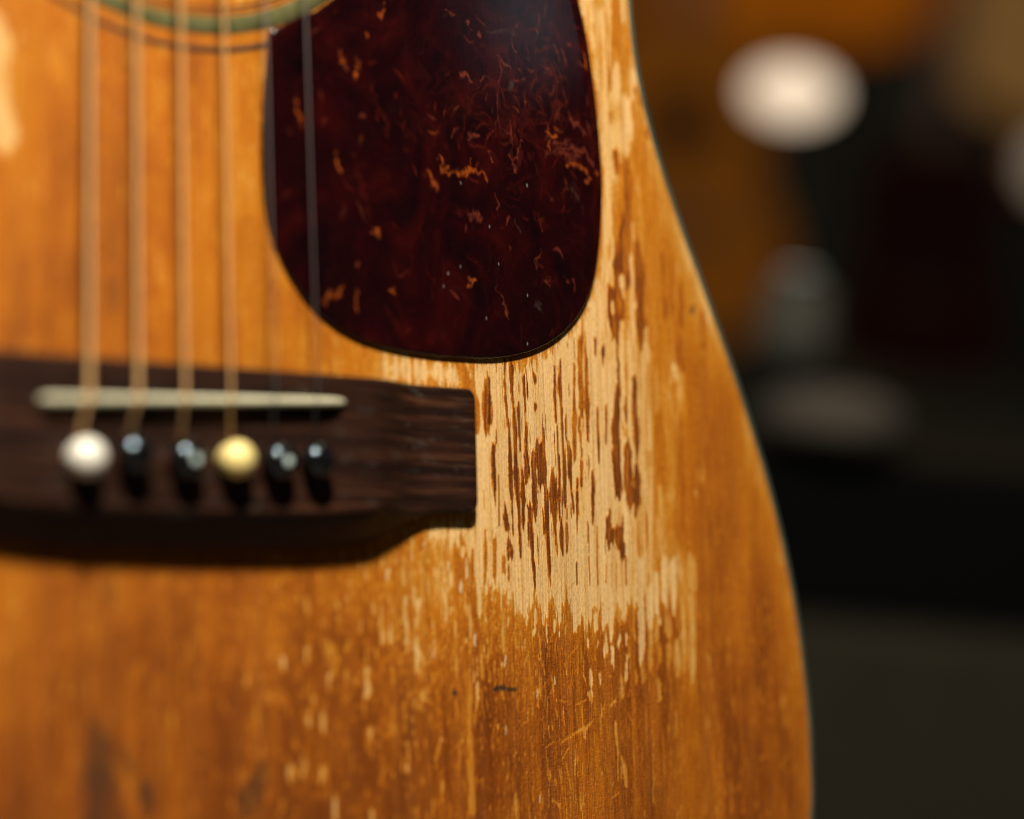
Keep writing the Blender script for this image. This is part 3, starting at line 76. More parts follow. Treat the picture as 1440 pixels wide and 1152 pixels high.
GUARD_FLECKS=[(0,[(43.19,77.51,0.31),(43.14,75.19,0.39)]),(0,[(46.96,77.51,0.24),(46.53,74.25,0.39),(46.29,73.06,0.2)]),(0,[(54.1,89.58,0.41),(53.49,88.48,0.41)]),(0,[(49.62,84.04,0.32),(49.82,83.19,0.32)]),(0,[(30.62,64.53,0.3),(31.94,61.88,0.45)]),(0,[(40.46,55.6,0.31),(41.33,53.42,0.39)]),(0,[(65.51,54.29,0.42),(68.66,52.01,0.65)]),(0,[(69.6,58.63,0.14),(70.51,56.07,0.42),(72.19,56.57,0.33)]),(0,[(70.27,55.45,0.24),(72.91,55.0,0.28),(75.2,55.27,0.38),(77.66,55.44,0.19)]),(0,[(77.68,55.92,0.19),(80.63,56.51,0.19),(83.55,55.41,0.24)]),(0,[(78.53,58.66,0.14),(78.49,57.33,0.14)]),(0,[(101.31,68.11,0.2),(103.34,67.51,0.46),(104.67,67.8,0.26)]),(0,[(103.34,67.51,0.31),(102.27,65.14,0.15)]),(0,[(108.09,62.02,0.21),(111.42,61.93,0.36),(113.46,60.61,0.42),(115.33,58.77,0.53)]),(0,[(117.29,61.39,0.42),(118.11,60.54,0.53)]),(0,[(114.31,89.03,0.21),(115.07,86.94,0.42),(115.67,84.81,0.26)]),(0,[(117.56,85.41,0.27),(118.03,84.21,0.32)]),(1,[(90.06,61.77,0.15),(91.16,59.17,0.45),(92.11,58.98,0.2)]),(1,[(90.97,60.36,0.4),(93.05,63.06,0.3),(94.51,66.0,0.15)]),(1,[(101.98,63.87,0.2),(105.72,64.96,0.31),(110.71,65.28,0.42),(114.04,64.75,0.42),(116.08,62.81,0.37)]),(1,[(104.0,63.19,0.15),(108.15,63.52,0.26),(112.32,63.6,0.21)]),(1,[(103.27,65.58,0.15),(106.6,66.44,0.21),(109.94,67.05,0.16)]),(1,[(77.78,64.44,0.19),(79.33,64.52,0.43),(81.28,65.01,0.24)]),(1,[(76.66,78.41,0.29),(78.18,77.73,0.39),(79.71,77.05,0.19)]),(1,[(81.93,78.28,0.15),(83.28,79.09,0.2),(84.29,78.87,0.15)]),(1,[(84.5,60.59,0.29),(85.02,59.81,0.24)]),(1,[(81.78,88.71,0.24),(82.71,88.43,0.24)]),(1,[(78.73,90.83,0.24),(79.18,90.3,0.24)]),(1,[(72.85,92.59,0.19),(74.38,92.36,0.19)]),(1,[(86.99,84.22,0.1),(88.53,82.92,0.15),(91.69,82.17,0.1)]),(1,[(87.6,83.7,0.1),(87.71,77.3,0.12),(86.98,71.71,0.15),(87.65,68.15,0.2)]),(1,[(108.54,74.05,0.16),(110.96,71.87,0.31),(113.83,70.06,0.21)]),(1,[(95.05,74.66,0.25),(95.63,75.05,0.25)]),(1,[(91.61,79.7,0.1),(94.03,80.06,0.15),(95.82,80.57,0.1)]),(2,[(84.41,89.92,0.1),(88.78,90.44,0.15),(93.74,90.5,0.1)]),(2,[(91.17,78.41,0.4),(91.12,76.87,0.25)]),(2,[(85.05,72.96,0.2),(85.17,71.76,0.15)]),(2,[(88.53,82.92,0.1),(91.71,82.79,0.1)]),(3,[(45.04,55.59,0.35),(47.07,51.24,0.62),(49.11,46.88,0.44)]),(3,[(50.42,71.92,0.45),(54.53,62.59,0.63)]),(3,[(57.5,64.73,0.27),(62.57,61.29,0.37)]),(3,[(67.06,61.86,0.23),(68.64,64.44,0.38),(69.43,65.73,0.19)]),(3,[(76.91,73.93,0.29),(77.96,70.47,0.38),(76.69,66.69,0.24)]),(3,[(79.2,73.05,0.24),(81.11,72.11,0.24)]),(3,[(87.26,68.1,0.98),(90.5,70.36,1.29),(96.12,70.5,0.6)]),(3,[(77.94,69.87,0.19),(75.39,61.74,0.38)]),(3,[(97.53,76.24,0.4),(100.44,77.89,0.41),(103.0,80.75,0.26)]),(3,[(104.35,95.32,0.31),(106.69,91.31,0.41)]),(3,[(108.24,88.41,0.52),(108.1,84.63,0.42)]),(3,[(63.41,64.93,0.19),(64.13,63.85,0.19)]),(3,[(111.8,71.99,1.05),(116.67,66.97,0.74)]),(3,[(94.46,69.05,0.7),(98.54,70.21,0.51)]),(0,[(50.37,39.59,0.36),(51.94,39.29,0.63)]),(0,[(37.02,23.72,0.27),(39.47,25.5,0.38),(42.16,27.31,0.23)]),(0,[(45.95,26.9,0.16),(45.89,24.34,0.31),(45.83,21.79,0.23)]),(0,[(55.46,27.14,0.27),(55.95,26.61,0.27)]),(0,[(77.16,31.34,0.29),(78.3,31.03,0.29)]),(1,[(78.38,46.01,0.48),(80.15,45.9,0.87),(80.11,44.52,0.29)]),(1,[(85.77,51.32,0.15),(86.36,50.18,0.24),(85.68,48.59,0.15)]),(1,[(85.65,30.47,0.15),(86.91,28.31,0.29),(87.46,25.96,0.29),(88.82,24.39,0.1)]),(1,[(97.2,36.75,0.15),(98.88,38.42,0.2),(99.74,40.03,0.1)]),(1,[(98.6,37.48,0.15),(99.47,39.09,0.2)]),(1,[(108.88,34.44,0.15),(109.66,33.27,0.31),(110.11,31.96,0.1)]),(1,[(89.5,40.07,0.15),(89.63,39.36,0.15)]),(1,[(101.27,32.85,0.25),(101.66,32.27,0.25)]),(1,[(106.63,33.93,0.26),(107.19,33.67,0.26)]),(2,[(92.09,46.56,0.25),(92.52,45.09,0.4)]),(2,[(97.05,27.94,0.5),(98.64,27.16,0.5)]),(2,[(110.37,56.24,0.42),(111.13,54.47,0.42)]),(3,[(46.69,50.09,0.44),(48.74,46.31,0.62),(50.08,42.43,0.36)]),(3,[(65.7,34.13,0.23),(66.33,30.1,0.37),(66.46,26.61,0.28)]),(3,[(53.23,24.37,0.27),(55.31,21.1,0.45),(57.4,17.81,0.36)]),(3,[(69.65,33.91,0.19),(69.49,28.04,0.23)]),(3,[(61.5,34.9,0.23),(60.29,30.73,0.27)]),(3,[(63.94,43.31,0.18),(63.48,39.76,0.23)]),(3,[(66.79,52.13,0.47),(68.7,53.24,0.56)]),(3,[(73.44,47.27,0.38),(77.24,46.49,0.29)]),(3,[(107.63,27.57,0.21),(107.65,23.9,0.26)]),(3,[(97.76,48.07,0.4),(100.95,46.57,0.41)]),(3,[(74.25,23.14,0.19),(73.42,20.73,0.24)]),(3,[(76.95,36.95,0.14),(80.0,36.05,0.19),(81.1,34.37,0.14)]),(3,[(100.49,33.7,0.5),(103.73,33.37,0.51)]),(3,[(37.85,14.16,0.06),(37.85,14.11,0.06)]),(4,[(75.53,53.44,0.07),(75.57,53.33,0.07)]),(4,[(95.43,55.14,0.12),(95.47,55.09,0.12)]),(4,[(83.75,44.36,0.08),(83.74,44.24,0.08)]),(4,[(74.89,34.39,0.07),(74.89,34.33,0.07)]),(4,[(71.27,32.53,0.09),(71.27,32.41,0.09)]),(4,[(94.71,29.56,0.09),(94.7,29.5,0.09)]),(4,[(94.32,18.38,0.1),(94.32,18.32,0.1)]),(4,[(82.15,23.34,0.08),(82.15,23.28,0.08)]),(4,[(86.22,36.03,0.08),(86.22,35.97,0.08)]),(4,[(69.91,29.54,0.07),(69.9,29.48,0.07)])]


# ------------------------------------------------------------------ helpers
def mesh_from(name, verts, faces, mat, parent=None, smooth=True, attrs=None):
    """verts (N,3) in guitar mm (u,v,n) -> local metres; faces list or int array (M,k)"""
    V = np.asarray(verts, dtype=np.float64)
    L = np.stack([V[:, 0]/1000, -V[:, 2]/1000, (V[:, 1]-BASE_V)/1000], 1)
    return raw_mesh(name, L, faces, mat, parent, smooth, attrs)
def raw_mesh(name, L, faces, mat, parent=None, smooth=True, attrs=None):
    L = np.asarray(L, dtype=np.float32)
    me = bpy.data.meshes.new(name)
    if isinstance(faces, np.ndarray):
        nf, k = faces.shape
        me.vertices.add(len(L)); me.vertices.foreach_set('co', L.ravel())
        me.loops.add(nf*k); me.loops.foreach_set('vertex_index', faces.astype(np.int32).ravel())
        me.polygons.add(nf)
        me.polygons.foreach_set('loop_start', np.arange(0, nf*k, k, dtype=np.int32))
        me.polygons.foreach_set('loop_total', np.full(nf, k, dtype=np.int32))
        me.update(calc_edges=True)
    else:
        me.from_pydata([tuple(map(float, p)) for p in L], [], faces); me.update()
    if smooth: me.polygons.foreach_set('use_smooth', np.ones(len(me.polygons), dtype=bool))
    for k, a in (attrs or {}).items():
        at = me.attributes.new(k, 'FLOAT', 'POINT'); at.data.foreach_set('value', np.asarray(a, dtype=np.float32).ravel())
    if mat: me.materials.append(mat)
    o = bpy.data.objects.new(name, me); COL.objects.link(o)
    if parent: o.parent = parent
    return o
def grid_faces(nr, nc, flip=False, wrap=False):
    r = np.arange(nr-1)[:, None]; c = np.arange(nc if wrap else nc-1)[None, :]
    c2 = (c+1) % nc
    a = r*nc+c; b = r*nc+c2; d = (r+1)*nc+c2; e = (r+1)*nc+c
    f = np.stack([a, b, d, e] if not flip else [a, e, d, b], -1)
    return f.reshape(-1, 4)
def fix_normals(o):
    bm = bmesh.new(); bm.from_mesh(o.data); bmesh.ops.recalc_face_normals(bm, faces=bm.faces); bm.to_mesh(o.data); bm.free()
def tag(o, label=None, cat=None, group=None, kind=None):
    if label: o['label'] = label
    if cat: o['category'] = cat
    if group: o['group'] = group
    if kind: o['kind'] = kind
    return o
def empty(name, label, cat, group=None, matrix=None):
    o = bpy.data.objects.new(name, None); COL.objects.link(o); o.empty_display_size = .05
    if matrix is not None: o.matrix_world = matrix
    return tag(o, label, cat, group)
def catmull(pts, k=12, closed=False):
    P = np.asarray(pts, float); n = len(P); out = []
    rng = range(n if closed else n-1)
    for i in rng:
        if closed: p0, p1, p2, p3 = P[(i-1) % n], P[i], P[(i+1) % n], P[(i+2) % n]
        else: p0, p1, p2, p3 = P[max(i-1, 0)], P[i], P[i+1], P[min(i+2, n-1)]
        for t in np.arange(k)/k:
            out.append(.5*((2*p1)+(-p0+p2)*t+(2*p0-5*p1+4*p2-p3)*t*t+(-p0+3*p1-3*p2+p3)*t**3))
    if not closed: out.append(P[-1])
    return np.array(out)
def resample(P, step, closed=False):
    Q = np.vstack([P, P[:1]]) if closed else P
    s = np.r_[0, np.cumsum(np.hypot(*np.diff(Q[:, :2], axis=0).T))]
    n = max(3, int(round(s[-1]/step))); t = np.linspace(0, s[-1], n+1)
    if closed: t = t[:-1]
    return np.stack([np.interp(t, s, Q[:, k]) for k in range(Q.shape[1])], 1)
def normals2d(P, closed=True):
    d = (np.roll(P, -1, 0)-np.roll(P, 1, 0)) if closed else np.gradient(P, axis=0)
    d /= np.linalg.norm(d, axis=1)[:, None]+1e-9
    return np.stack([d[:, 1], -d[:, 0]], 1)
def lathe(name, prof, base, axis, mat, parent, seg=32):
    """prof: list of (radius, height); base, axis in guitar mm"""
    ax = Vector(axis).normalized(); t = Vector((1, 0, 0)) if abs(ax.x) < .9 else Vector((0, 1, 0))
    e1 = ax.cross(t).normalized(); e2 = ax.cross(e1); b = Vector(base); V = []
    for r, h in prof:
        for k in range(seg):
            a = 2*math.pi*k/seg; V.append(b+ax*h+(e1*math.cos(a)+e2*math.sin(a))*max(r, .003))
    F = grid_faces(len(prof), seg, wrap=True)
    o = mesh_from(name, [tuple(p) for p in V], F, mat, parent); fix_normals(o); return o
def tube(name, path, radius, mat, parent, seg=12):
    P = np.asarray(path, float); n = len(P); T = np.gradient(P, axis=0); T /= np.linalg.norm(T, axis=1)[:, None]
    ref = np.array([1., 0, 0]); V = []
    for i in range(n):
        a = np.cross(T[i], ref); a /= np.linalg.norm(a); b = np.cross(T[i], a)
        for k in range(seg):
            q = 2*math.pi*k/seg; V.append(P[i]+radius*(a*math.cos(q)+b*math.sin(q)))
    o = mesh_from(name, V, grid_faces(n, seg, wrap=True), mat, parent); fix_normals(o); return o

# numpy noise
def _h(ix, iy, seed):
    h = (ix.astype(np.int64)*374761393 + iy.astype(np.int64)*668265263 + seed*974634777) & 0xffffffff
    h = ((h ^ (h >> 13))*1274126177) & 0xffffffff
    h = h ^ (h >> 16)
    return (h & 0xffff)/65535.0*2-1
def vn(x, y, seed=0):
    x, y = np.broadcast_arrays(x, y)
    ix = np.floor(x); iy = np.floor(y); fx = x-ix; fy = y-iy
    fx = fx*fx*fx*(fx*(fx*6-15)+10); fy = fy*fy*fy*(fy*(fy*6-15)+10)
    ix = ix.astype(np.int64); iy = iy.astype(np.int64)
    a = _h(ix, iy, seed); b = _h(ix+1, iy, seed); c = _h(ix, iy+1, seed); d = _h(ix+1, iy+1, seed)
    return (a*(1-fx)+b*fx)*(1-fy)+(c*(1-fx)+d*fx)*fy
def fbm(x, y, seed=0, o=3): return sum(vn(x*2**k, y*2**k, seed+k*7)*.5**k for k in range(o))
def sstep(a, b, x):
    t = np.clip((x-a)/(b-a), 0, 1); return t*t*(3-2*t)

def seg_cover(U, V, pts, jit, end, soft):
    """coverage of one tapered brush mark; jit moves its edge, end makes its ends ragged along the grain"""
    best = np.full(U.shape, 9.0)
    for (u0, v0, w0), (u1, v1, w1) in zip(pts[:-1], pts[1:]):
        du, dv = u1-u0, v1-v0; L2 = du*du+dv*dv+1e-9
        VV = V+end
        t = np.clip(((U-u0)*du+(VV-v0)*dv)/L2, 0, 1)
        # ends taper along the grain
        ex = (U-(u0+du*t)); ey = (VV-(v0+dv*t))*.5
        d = np.hypot(ex, ey)-(w0+(w1-w0)*t)
        best = np.minimum(best, d)
    return 1-sstep(-soft, soft, best+jit)

# ------------------------------------------------------------------ materials
def new_mat(name):
    m = bpy.data.materials.new(name); m.use_nodes = True
    nt = m.node_tree; nt.nodes.clear()
    out = nt.nodes.new('ShaderNodeOutputMaterial'); b = nt.nodes.new('ShaderNodeBsdfPrincipled')
    nt.links.new(b.outputs[0], out.inputs[0])
    return m, nt, b
class N:
    def __init__(s, nt): s.nt = nt
    def n(s, t, **k):
        x = s.nt.nodes.new(t)
        for a, v in k.items(): setattr(x, a, v)
        return x
    def l(s, a, b): s.nt.links.new(a, b)
    def coords(s, scale, kind='Object', rot=None):
        tc = s.n('ShaderNodeTexCoord'); mp = s.n('ShaderNodeMapping'); mp.inputs['Scale'].default_value = scale
        if rot: mp.inputs['Rotation'].default_value = rot
        s.l(tc.outputs[kind], mp.inputs[0]); return mp.outputs[0]
    def noise(s, vec, scale=1, detail=3, rough=.55, dist=0):
        x = s.n('ShaderNodeTexNoise'); x.inputs['Scale'].default_value = scale; x.inputs['Detail'].default_value = detail
        x.inputs['Roughness'].default_value = rough; x.inputs['Distortion'].default_value = dist
        s.l(vec, x.inputs['Vector']); return x.outputs['Fac']
    def ramp(s, fac, stops, interp='LINEAR'):
        x = s.n('ShaderNodeValToRGB'); x.color_ramp.interpolation = interp; e = x.color_ramp.elements
        while len(e) < len(stops): e.new(.5)
        for i, (p, c) in enumerate(stops):
            e[i].position = p; e[i].color = (*c, 1) if len(c) == 3 else c
        s.l(fac, x.inputs[0]); return x.outputs[0]
    def math(s, op, a, b=None, clamp=False):
        x = s.n('ShaderNodeMath', operation=op); x.use_clamp = clamp
        for i, q in enumerate((a, b)):
            if q is None: continue
            if isinstance(q, (int, float)): x.inputs[i].default_value = q
            else: s.l(q, x.inputs[i])
        return x.outputs[0]
    def mix(s, fac, a, b, mode='MIX'):
        x = s.n('ShaderNodeMix', data_type='RGBA', blend_type=mode)
        for i, q in ((0, fac), (6, a), (7, b)):
            if isinstance(q, (int, float)): x.inputs[i].default_value = q
            elif isinstance(q, tuple): x.inputs[i].default_value = (*q, 1)
            else: s.l(q, x.inputs[i])
        return x.outputs[2]
    def attr(s, name):
        x = s.n('ShaderNodeAttribute', attribute_name=name); return x.outputs['Fac']
    def bump(s, h, dist, strength=1.0, nrm=None):
        x = s.n('ShaderNodeBump'); x.inputs['Distance'].default_value = dist; x.inputs['Strength'].default_value = strength
        s.l(h, x.inputs['Height'])
        if nrm is not None: s.l(nrm, x.inputs['Normal'])
        return x.outputs[0]
def g3(v): return (v, v, v)

def wood_top_material():
    m, nt, b = new_mat('worn_spruce'); k = N(nt)
    fin = k.attr('finish'); st = k.attr('stain'); tone = k.attr('tone')
    # grain lines: nearly constant along v
    gl = k.noise(k.coords((620, 1, 4.0)), 1, 2, .5)
    fine = k.noise(k.coords((2600, 1, 60)), 1, 3, .6)
    speck = k.noise(k.coords((3500, 1, 900)), 1, 3, .6)
    wob = k.noise(k.coords((420, 1, 26)), 1, 4, .6)
    late = k.ramp(gl, [(.40, g3(0)), (.53, g3(.15)), (.60, g3(1)), (.635, g3(.1)), (.75, g3(0))])
    # pick the finish level, broken up along the fibres
    between = k.math('ADD', k.math('MULTIPLY', k.math('MULTIPLY', fin, k.math('SUBTRACT', 1.05, fin)), 3.2), .22)
    fray = k.noise(k.coords((1900, 1, 130)), 1, 4, .7)
    f2 = k.math('ADD', fin, k.math('MULTIPLY', between, k.math('MULTIPLY', k.math('SUBTRACT', fray, .5), .75)))
    f2 = k.math('ADD', f2, k.math('MULTIPLY', k.math('SUBTRACT', wob, .5), .28), clamp=True)
    col = k.ramp(f2, [(0, (.68, .425, .178)), (.14, (.62, .350, .112)), (.24, (.52, .228, .030)), (.42, (.455, .148, .0075)), (.62, (.365, .100, .0075)), (.82, (.205, .048, .0045)), (1, (.120, .029, .0050))])
    col = k.mix(k.math('MULTIPLY', late, .30), col, (.28, .10, .022), 'MIX')
    col = k.mix(.5, col, k.ramp(fine, [(.25, g3(.70)), (.55, g3(1)), (.8, g3(1.12))]), 'MULTIPLY')
    pore = k.noise(k.coords((1500, 1, 28)), 1, 2, .5)
    col = k.mix(k.math('MULTIPLY', k.ramp(pore, [(.62, g3(0)), (.70, g3(1))]), .35), col, k.mix(1.0, col, (.30, .22, .18), 'MULTIPLY'))
    col = k.mix(.6, col, k.ramp(speck, [(.28, g3(.45)), (.5, g3(1)), (.72, g3(1.3))]), 'MULTIPLY')
    tn = k.n('ShaderNodeMix', data_type='RGBA', blend_type='MULTIPLY'); tn.inputs[0].default_value = 1
    k.l(col, tn.inputs[6]); k.l(tone, tn.inputs[7]); col = tn.outputs[2]
    chk = k.noise(k.coords((900, 1, 1900)), 1, 4, .75)
    col = k.mix(k.math('MULTIPLY', k.math('GREATER_THAN', fin, .3), .55), col, k.mix(1.0, col, k.ramp(chk, [(.30, g3(.60)), (.52, g3(1)), (.70, (1.7, 1.75, 1.9))]), 'MULTIPLY'))
    # scuffs (negative) and dark stains (positive)
    col = k.mix(k.math('MULTIPLY', st, 1.0, clamp=True), col, (.035, .022, .012))
    col = k.mix(k.math('MULTIPLY', st, -1.0, clamp=True), col, (.64, .49, .26))
    k.l(col, b.inputs['Base Color'])
    rgh = k.ramp(f2, [(0, g3(.72)), (.25, g3(.55)), (.5, g3(.36)), (1, g3(.40))])
    k.l(rgh, b.inputs['Roughness'])
    b.inputs['Specular IOR Level'].default_value = .18
    # relief: fibres, latewood ridges, crosswise checking of the finish
    hgt = k.math('ADD', k.math('MULTIPLY', fine, .9), k.math('MULTIPLY', late, .35))
    hgt = k.math('ADD', hgt, k.math('MULTIPLY', chk, k.math('ADD', k.math('MULTIPLY', fin, 1.5), .3)))
    hgt = k.math('ADD', hgt, k.math('MULTIPLY', speck, .5))
    k.l(k.bump(hgt, .00014, 1.0), b.inputs['Normal'])
    return m

def pickguard_material():
    m, nt, b = new_mat('tortoise_celluloid'); k = N(nt)
    c = k.coords((60, 1, 45)); n1 = k.noise(c, 1, 5, .62, 1.6); n2 = k.noise(k.coords((240, 1, 170)), 1, 4, .6, 2.5); n3 = k.noise(k.coords((330, 1, 240)), 1, 3, .55, 2.0)
    base = k.ramp(n1, [(.30, (.0032, .0009, .0012)), (.50, (.0095, .0010, .0014)), (.64, (.0175, .0014, .0015)), (.78, (.038, .0032, .0022))])
    base = k.mix(k.ramp(n2, [(.62, g3(0)), (.80, g3(.3))]), base, (.04, .008, .005))
    col = base
    for nm, cc in (('fleck_faint', (.085, .009, .004)), ('fleck_pink', (.22, .042, .020)), ('fleck_orange', (.42, .080, .009)), ('fleck_grey', (.07, .055, .045)), ('dust', (.30, .29, .28))):
        a = k.attr(nm)
        if nm.startswith('fleck'): a = k.math('MULTIPLY', a, k.ramp(n3, [(.32, g3(.25)), (.58, g3(1))]))
        col = k.mix(a, col, cc)
    k.l(col, b.inputs['Base Color'])
    b.inputs['Roughness'].default_value = .09
    b.inputs['Specular IOR Level'].default_value = .5
    h = k.noise(k.coords((35, 1, 12)), 1, 2, .5); h2 = k.noise(k.coords((900, 1, 500)), 1, 3, .6)
    k.l(k.bump(h2, .000006, .5, k.bump(h, .00025, .35)), b.inputs['Normal'])
    return m

def rosewood_material():
    m, nt, b = new_mat('rosewood'); k = N(nt)
    a = k.noise(k.coords((18, 60, 520)), 1, 5, .62, .6); f = k.noise(k.coords((90, 200, 2200)), 1, 3, .65)
    wear = k.noise(k.coords((120, 100, 380)), 1, 4, .7)
    col = k.ramp(a, [(.26, (.007, .0027, .0018)), (.46, (.016, .0056, .0031)), (.58, (.033, .0112, .0054)), (.76, (.085, .031, .0135))])
    col = k.mix(.75, col, k.ramp(f, [(.32, g3(.35)), (.62, g3(1.25))]), 'MULTIPLY')
    col = k.mix(k.ramp(wear, [(.58, g3(0)), (.74, g3(.30))]), col, (.11, .12, .10))
    k.l(col, b.inputs['Base Color']); b.inputs['Roughness'].default_value = .48; b.inputs['Specular IOR Level'].default_value = .22
    k.l(k.bump(f, .00008, .8), b.inputs['Normal'])
    return m

def plain(name, color, rough, metal=0, noise=0, scale=200, spec=.5, coat=0, emit=None, bump=0):
    m, nt, b = new_mat(name); k = N(nt)
    x = k.noise(k.coords((scale,)*3), 1, 4, .6)
    if noise:
        col = k.mix(1.0, (*color,), k.ramp(x, [(.3, g3(1-noise)), (.7, g3(1+noise))]), 'MULTIPLY')
        k.l(col, b.inputs['Base Color'])
    else: b.inputs['Base Color'].default_value = (*color, 1)
    b.inputs['Roughness'].default_value = rough; b.inputs['Metallic'].default_value = metal
    b.inputs['Specular IOR Level'].default_value = spec; b.inputs['Coat Weight'].default_value = coat
    if bump: k.l(k.bump(x, bump, .6), b.inputs['Normal'])
    if emit:
        b.inputs['Emission Color'].default_value = (*emit[0], 1); b.inputs['Emission Strength'].default_value = emit[1]
    return m
def string_material(name, color, rough, pitch):
    m, nt, b = new_mat(name); k = N(nt)
    b.inputs['Base Color'].default_value = (*color, 1); b.inputs['Metallic'].default_value = 1; b.inputs['Roughness'].default_value = rough
    if pitch:
        wv = k.n('ShaderNodeTexWave', wave_type='BANDS', bands_direction='Z', wave_profile='SIN'); wv.inputs['Scale'].default_value = pitch
        wv.inputs['Distortion'].default_value = 0
        k.l(k.coords((1, 1, 1)), wv.inputs['Vector']); k.l(k.bump(wv.outputs['Fac'], .00012, .8), b.inputs['Normal'])
    return m

MT = wood_top_material(); MPG = pickguard_material(); MRW = rosewood_material()
MBIND = plain('aged_binding', (.050, .064, .046), .4, noise=.25, scale=90)
MSIDE = plain('mahogany', (.10, .035, .015), .4, noise=.3, scale=60)
MBONE = plain('bone', (.56, .52, .36), .4, noise=.12, scale=300)
MBLACK = plain('black_plastic', (.004, .004, .0045), .05, spec=1.0)
MBLACK.node_tree.nodes['Principled BSDF'].inputs['Specular Tint'].default_value = (.72, .88, 1, 1)  # cool highlight colour put into the gloss tint
MWHITE = plain('white_plastic', (.78, .74, .64), .3, noise=.06, scale=300)
MYELLOW = plain('yellowed_plastic', (.80, .63, .24), .3, noise=.08, scale=300)
MPEARL = plain('pearl', (.55, .66, .62), .2, noise=.2, scale=900)
MBRONZE = string_material('bronze_winding', (.56, .345, .155), .52, 900)
MSTEEL = string_material('plain_steel', (.24, .235, .24), .4, 0)
MRING_G = plain('ring_celluloid', (.085, .079, .030), .3, noise=.3, scale=250)
MRING_D = plain('ring_dark', (.045, .024, .014), .4, noise=.2, scale=250)
MDARK = plain('dark_inside', (.10, .06, .03), .8)

# ------------------------------------------------------------------ the guitar
guitar = empty('acoustic_guitar', 'worn honey coloured acoustic guitar with scraped bare top and tortoise pickguard, filling the foreground', 'guitar', matrix=M_ROOT)

right_half = [(0, 322), (34, 321.5), (70, 317), (104, 304), (130, 282), (143, 256), (146, 234), (143.5, 205), (138, 175), (134, 146), (132.4, 120),
              (132.9, 101), (135.3, 85), (140.4, 69), (147.1, 53.2), (156.5, 34), (167.2, 10.9), (176.9, -13.8), (183.9, -39.8), (187.3, -63), (188, -79), (187, -95),
              (181, -122), (167, -149), (141, -170), (100, -182.5), (50, -187.3), (0, -188)]
half = catmull(right_half, 14)
half = half[np.r_[True, np.diff(half[:, 1]) < 0]]
outline = resample(np.vstack([half, half[::-1][1:-1]*[-1, 1]]), 2.0, closed=True)   # clockwise from the top
ON = normals2d(outline)
if ((ON*outline).sum() < 0): ON = -ON
def half_width(v, inset=0.0):
    return np.maximum(np.interp(-v, -half[:, 1], half[:, 0])-inset, .0)

HOLE = (1.0, 143.0)

def build_soundboard():
    vs = np.r_[np.linspace(-187.6, -104, 50)[:-1], np.arange(-104, 122, .31), np.linspace(122, 321.6, 110)]
    ws = np.r_[np.linspace(-1, -.36, 50)[:-1], np.linspace(-.36, .36, 250)[:-1], np.linspace(.36, .46, 80)[:-1], np.linspace(.46, .78, 400)[:-1], np.linspace(.78, .85, 60)[:-1], np.linspace(.85, 1, 60)]
    V, W = np.meshgrid(vs, ws, indexing='ij')
    # true inset from the edge so that the sheet ends under the binding
    slope = np.gradient(half_width(vs), vs); ins = .8*np.sqrt(1+np.minimum(slope**2, 25))
    hw = np.maximum(half_width(vs)-ins, .5)
    U = W*hw[:, None]
    fin, st = wear_fields(U, V)
    tone = 1+.05*fbm(U/18, V/40, 31, 3)
    n = .055*np.clip(fin, 0, .9)+.012*vn(U/.8, V/25, 77)
    n = n*sstep(0, 6, hw[:, None]*(1-np.abs(W)))
    F = grid_faces(len(vs), len(ws), flip=False)
    cu_ = U.ravel()[F].mean(1); cv_ = V.ravel()[F].mean(1)
    F = F[np.hypot(cu_-HOLE[0], cv_-HOLE[1]) > 50.5]
    return mesh_from('soundboard', np.stack([U.ravel(), V.ravel(), n.ravel()], 1), F, MT, guitar, True,
                     {'finish': fin, 'stain': st, 'tone': tone})

def poly_sd(U, V, P, ys):
    """signed distance (positive inside), v squeezed by ys"""
    P = np.asarray(P)*[1, ys]; X = U; Y = V*ys
    best = np.full(X.shape, 1e9); ins = np.zeros(X.shape, bool)
    for (x0, y0), (x1, y1) in zip(P, np.roll(P, -1, 0)):
        dx, dy = x1-x0, y1-y0
        t = np.clip(((X-x0)*dx+(Y-y0)*dy)/(dx*dx+dy*dy+1e-9), 0, 1)
        best = np.minimum(best, (X-x0-t*dx)**2+(Y-y0-t*dy)**2)
        c = (y0 > Y) != (y1 > Y)
        ins ^= c & (X < (x1-x0)*(Y-y0)/((y1-y0) if y1 != y0 else 1e-9)+x0)
    d = np.sqrt(best); return np.where(ins, d, -d)

